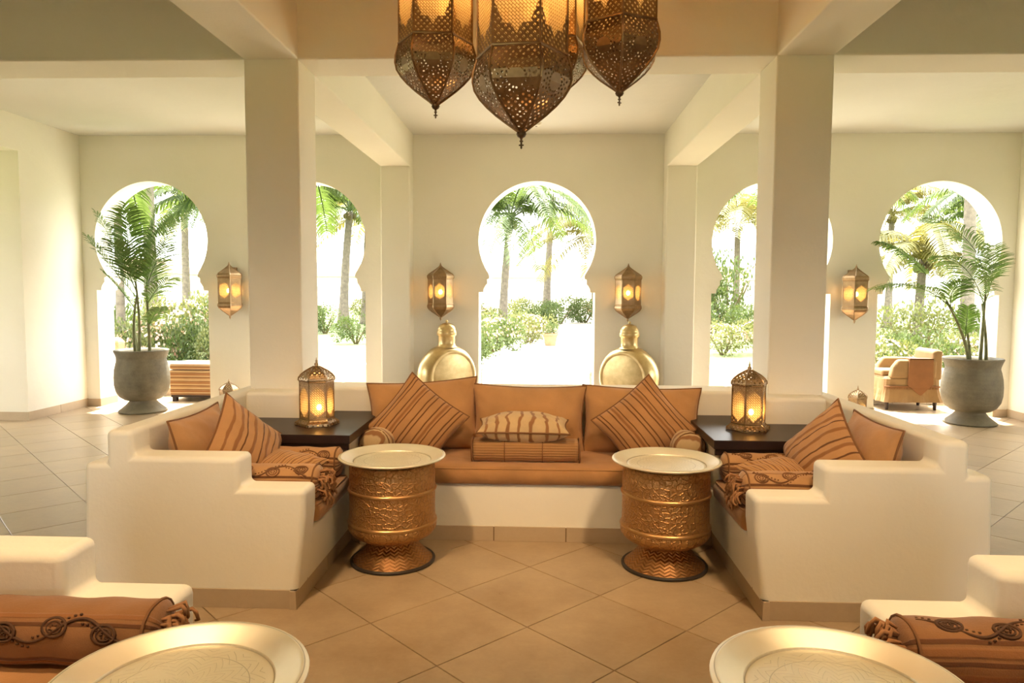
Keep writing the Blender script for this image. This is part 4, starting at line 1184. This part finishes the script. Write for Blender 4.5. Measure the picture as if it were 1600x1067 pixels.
PALMS = [
 ('coconut palm framed in the middle arch, left of the path', -1.55, 30, 4.75, 18, 4.6, (0.30, 0), 0.17, 'leaf_palm', 3),
 ('tall far palm rising behind the middle arch palm', 0.35, 42, 9.2, 18, 6.0, (0.5, 0), 0.2, 'leaf_palm', 4),
 ('pale palm at the right side of the middle arch', 3.1, 37, 4.6, 18, 5.0, (-0.3, 0), 0.16, 'leaf_palm_yellow', 6),
 ('nearest palm with large hanging fronds beside the left column', -5.15, 15.5, 4.35, 18, 3.4, (0.1, 0), 0.13, 'leaf_palm', 12),
 ('thick curved palm trunk on the lawn right of the left column', -9.1, 33, 5.4, 15, 4.2, (0.35, 0), 0.20, 'leaf_palm', 13),
 ('thin far palm beside the curved trunk', -9.35, 38, 5.6, 15, 4.0, (0.2, 0), 0.15, 'leaf_palm_yellow', 14),
 ('tall grey palm trunk high in the leftmost arch', -12.1, 22, 7.0, 16, 4.2, (0.0, 0), 0.20, 'leaf_palm', 15),
 ('slim palm at the right side of the leftmost arch', -12.5, 27, 5.0, 16, 3.6, (0.2, 0), 0.14, 'leaf_palm', 16),
 ('palm with grey trunk at the left edge of the leftmost arch', -8.25, 13.9, 4.3, 14, 2.6, (0.0, 0), 0.09, 'leaf_palm', 17),
 ('pale far palm seen in the leftmost arch behind the slim palm', -17.0, 34, 6.2, 18, 5.0, (0.0, 0), 0.2, 'leaf_palm_yellow', 27),
 ('pale palm behind the dark tree right of the middle arch', 11.0, 41, 5.6, 18, 5.6, (0, 0), 0.2, 'leaf_palm_yellow', 18),
 ('green palm high in the arch beside the right column', 9.6, 27, 5.6, 18, 4.4, (0, 0), 0.15, 'leaf_palm', 28),
 ('tall grey brown palm trunk high in the rightmost arch', 10.45, 18, 6.6, 16, 4.0, (-0.12, 0), 0.15, 'leaf_palm', 19),
 ('low yellowish palm in the middle of the rightmost arch', 12.6, 24.5, 2.9, 18, 3.6, (0.1, 0), 0.16, 'leaf_palm_yellow', 20),
 ('green palm at the right side of the rightmost arch', 16.6, 27, 4.6, 16, 3.8, (0, 0), 0.16, 'leaf_palm', 21),
 ('pale far palm in the rightmost arch left of the tall trunk', 18.0, 38, 5.8, 18, 5.0, (0, 0), 0.18, 'leaf_palm_yellow', 29),
]
for lab, x, y, h, nf, fl, ln, rd, lm, sd in PALMS: garden_palm(lab, x, y, h, nf, fl, ln, rd, lm, sd)

def shrub_mesh(seed, n, leafs, lw=0.055):
    R = random.Random(seed); m = MB()
    lob = [(R.uniform(-.55, .55), R.uniform(-.55, .55), R.uniform(0.35, 0.62), R.uniform(0.28, 0.45)) for _ in range(9)]
    for k in range(n):
        a, b, c, r = R.choice(lob)
        d = Vector((R.gauss(0, 1), R.gauss(0, 1), R.gauss(0, 1))).normalized()*r*R.uniform(0.72, 1.03)
        p = Vector((a, b, c)) + d
        if p.z < 0.02: p.z = R.uniform(0.02, 0.15)
        dr = (d.normalized() + Vector((R.uniform(-.7, .7), R.uniform(-.7, .7), R.uniform(-.3, .8)))).normalized()
        sd = dr.cross(Vector((R.uniform(-1, 1), R.uniform(-1, 1), R.uniform(-1, 1)))).normalized()
        l = lw*R.uniform(0.8, 1.5)
        m.add([p, p+dr*l*0.5+sd*l*0.32, p+dr*l, p+dr*l*0.5-sd*l*0.32], [(0, 1, 2, 3)])
    return m.mesh('foliage', leafs, recalc=False)
SH = {'g': [shrub_mesh(k, 2600, 'leaf_shrub') for k in (1, 2)], 'p': [shrub_mesh(k, 2600, 'leaf_shrub_pale') for k in (3, 4)]}
BL = MB(); RB = random.Random(5)
for k in range(260):
    d = Vector((RB.gauss(0, 1), RB.gauss(0, 1), abs(RB.gauss(0, 1)))).normalized(); p = Vector((d.x*0.8, d.y*0.8, 0.40+d.z*0.5)); sd = d.orthogonal().normalized()*0.035; t2 = d.cross(sd)
    BL.add([p+sd, p+t2, p-sd, p-t2], [(0, 1, 2, 3)])
BLM = BL.mesh('blossoms', 'blossom', recalc=False)
twig = MB()
for k in range(7):
    a = k*0.9; twig.tube([(0.05*cos(a), 0.05*sin(a), 0), (0.3*cos(a), 0.3*sin(a), 0.35), (0.5*cos(a), 0.5*sin(a), 0.6)], [0.03, 0.02, 0.008], 5)
TWM = twig.mesh('twigs', 'palm_husk')
def shrub(label, x, y, r, h, kind='g', bloom=False, group='garden shrubs'):
    k = len(bpy.data.objects)
    root = empty('flowering_shrub' if bloom else 'garden_shrub', (x, y, -0.30), rnd.uniform(0, 6)); root.scale = (r, r, h); tag(root, label, 'shrub', group)
    link('foliage', SH[kind][k % 2], root); link('twigs', TWM, root)
    if bloom: link('blossoms', BLM, root)
def hedge_row(label_fn, pts, group):
    for i, (x, y, r, h, kd, bl) in enumerate(pts): shrub(label_fn(i), x, y, r, h, kd, bl, group)
ordw = ['first', 'second', 'third', 'fourth', 'fifth', 'sixth', 'seventh', 'eighth', 'ninth', 'tenth']
hedge_row(lambda i: '%s shrub from the left in the hedge behind the leftmost arch' % ordw[i],
    [(-8.15, 13.6, 0.85, 1.25, 'g', False), (-7.35, 13.2, 0.8, 1.20, 'p', True), (-6.65, 13.5, 0.8, 1.35, 'g', False), (-5.95, 13.3, 0.75, 1.15, 'p', False)], 'hedge behind the leftmost arch')
hedge_row(lambda i: '%s shrub from the left in the back hedge seen through the leftmost arch' % ordw[i],
    [(-10.6, 18.2, 1.2, 1.6, 'g', False), (-9.2, 18.0, 1.2, 1.7, 'p', True), (-7.9, 18.4, 1.2, 1.55, 'g', False)], 'back hedge behind the leftmost arch')
hedge_row(lambda i: '%s shrub from the left on the lawn right of the left column' % ordw[i],
    [(-10.4, 31, 1.0, 1.3, 'g', False), (-8.75, 29, 1.0, 1.35, 'g', False), (-6.05, 23.5, 0.85, 1.05, 'g', False), (-9.4, 39, 1.6, 1.4, 'p', False), (-6.9, 38, 1.6, 1.4, 'g', False)], 'lawn shrubs')
hedge_row(lambda i: '%s nearest shrub beside the path in the middle arch' % ordw[i],
    [(-1.55, 16.6, 0.72, 1.05, 'g', False), (-1.25, 20.5, 1.0, 1.15, 'g', True), (-0.35, 23.5, 0.95, 1.15, 'p', True), (-2.3, 22.5, 1.1, 1.3, 'p', False), (0.0, 28.5, 1.1, 1.45, 'g', False)], 'path shrubs')
hedge_row(lambda i: '%s shrub from the left in the far hedge seen through the middle arch' % ordw[i],
    [(-3.3, 31, 1.3, 1.5, 'g', False), (-0.9, 33, 1.3, 1.5, 'p', False), (1.0, 38, 1.4, 1.5, 'g', False), (2.4, 39.5, 1.5, 1.6, 'g', False), (3.6, 41, 1.5, 1.6, 'g', True), (-2.2, 27.5, 1.1, 1.3, 'p', True)], 'far hedge behind the middle arch')
hedge_row(lambda i: '%s shrub from the left beyond the arch beside the right column' % ordw[i],
    [(7.1, 30, 1.4, 1.4, 'g', False), (9.2, 31, 1.4, 1.4, 'g', False), (5.2, 20.5, 0.9, 1.0, 'p', True), (6.4, 20.8, 1.0, 1.15, 'p', True)], 'shrubs beyond the right column')
hedge_row(lambda i: '%s shrub from the left in the hedge behind the rightmost arch' % ordw[i],
    [(6.3, 13.4, 0.75, 1.05, 'p', True), (7.1, 13.6, 0.8, 1.15, 'g', False), (7.9, 13.4, 0.8, 1.1, 'p', True), (8.7, 13.7, 0.8, 1.2, 'g', False), (9.5, 18.5, 1.3, 1.7, 'p', False), (11.6, 18.7, 1.3, 1.7, 'g', False), (13.0, 18.6, 1.3, 1.8, 'p', False)], 'hedge behind the rightmost arch')
root = empty('leafy_tree', (8.7, 34, -0.3)); root.scale = (2.1, 2.1, 3.9); tag(root, 'dark green rounded tree beside the right column, above the garden wall', 'tree')
link('foliage', SH['g'][0], root); link('twigs', TWM, root)
root = empty('clay_planter', (0.35, 22.3, -0.21)); tag(root, 'small terracotta planter beside the path in the middle arch', 'planter')
m = MB(); m.lathe([(0.0, 0.0), (0.16, 0.0), (0.22, 0.32), (0.25, 0.33), (0.25, 0.38), (0.21, 0.38), (0.2, 0.33), (0.0, 0.33)], 20); m.build('pot', 'terracotta', root, smooth=False)
o = link('foliage', SH['g'][1], root); o.scale = (0.3, 0.3, 0.45); o.location = (0, 0, 0.3)

# white garden wall and low villas far behind
m = MB(); m.box(4.5, 40, 44, 44.3, -0.3, 1.9)
struct(m.build('garden_wall', 'far_wall'), 'white garden wall beyond the right lawn')
def villa(label, x, y, w_, h_, d_, nw):
    root = empty('garden_villa', (x, y, -0.3)); tag(root, label, 'building', 'far villas')
    m = MB(); m.box(-w_/2, w_/2, 0, d_, 0, h_); m.build('wall', 'far_wall', root)
    m = MB(); m.prism([(-w_/2-.5, h_), (w_/2+.5, h_), (w_/2-1.2, h_+1.3), (-w_/2+1.2, h_+1.3)], -0.5, d_+.5, 'y'); m.build('roof', 'roof_tile', root)
    for k in range(nw):
        xx = -w_/2 + w_*(k+0.5)/nw
        m = MB(); m.box(xx-0.5, xx+0.5, -0.06, 0.03, 0.9, 2.3); f = m.build('window', 'white_paint', root)
        m = MB(); m.box(xx-0.42, xx+0.42, -0.08, -0.05, 0.98, 2.22); m.build('pane', 'far_glass', f)
villa('low white villa far behind the middle arch', -2.0, 74, 16, 3.2, 8, 5)
villa('low white villa far behind the left column arch', -26, 72, 18, 3.2, 8, 5)
villa('low white villa far behind the leftmost arch', -40, 62, 16, 3.2, 8, 5)
villa('low white villa far behind the right garden wall', 24, 70, 18, 3.0, 8, 5)
root = empty('thatched_parasol', (4.0, 56, -0.3)); tag(root, 'thatched parasol far at the right of the middle arch', 'parasol')
m = MB(); m.lathe([(1.6, 1.95), (1.55, 2.05), (0.8, 2.45), (0.05, 2.9)], 16); m.build('thatch_roof', 'thatch', root)
m = MB(); m.tube([(0, 0, 0), (0, 0, 2.7)], 0.06, 8); m.build('pole', 'palm_husk', root)
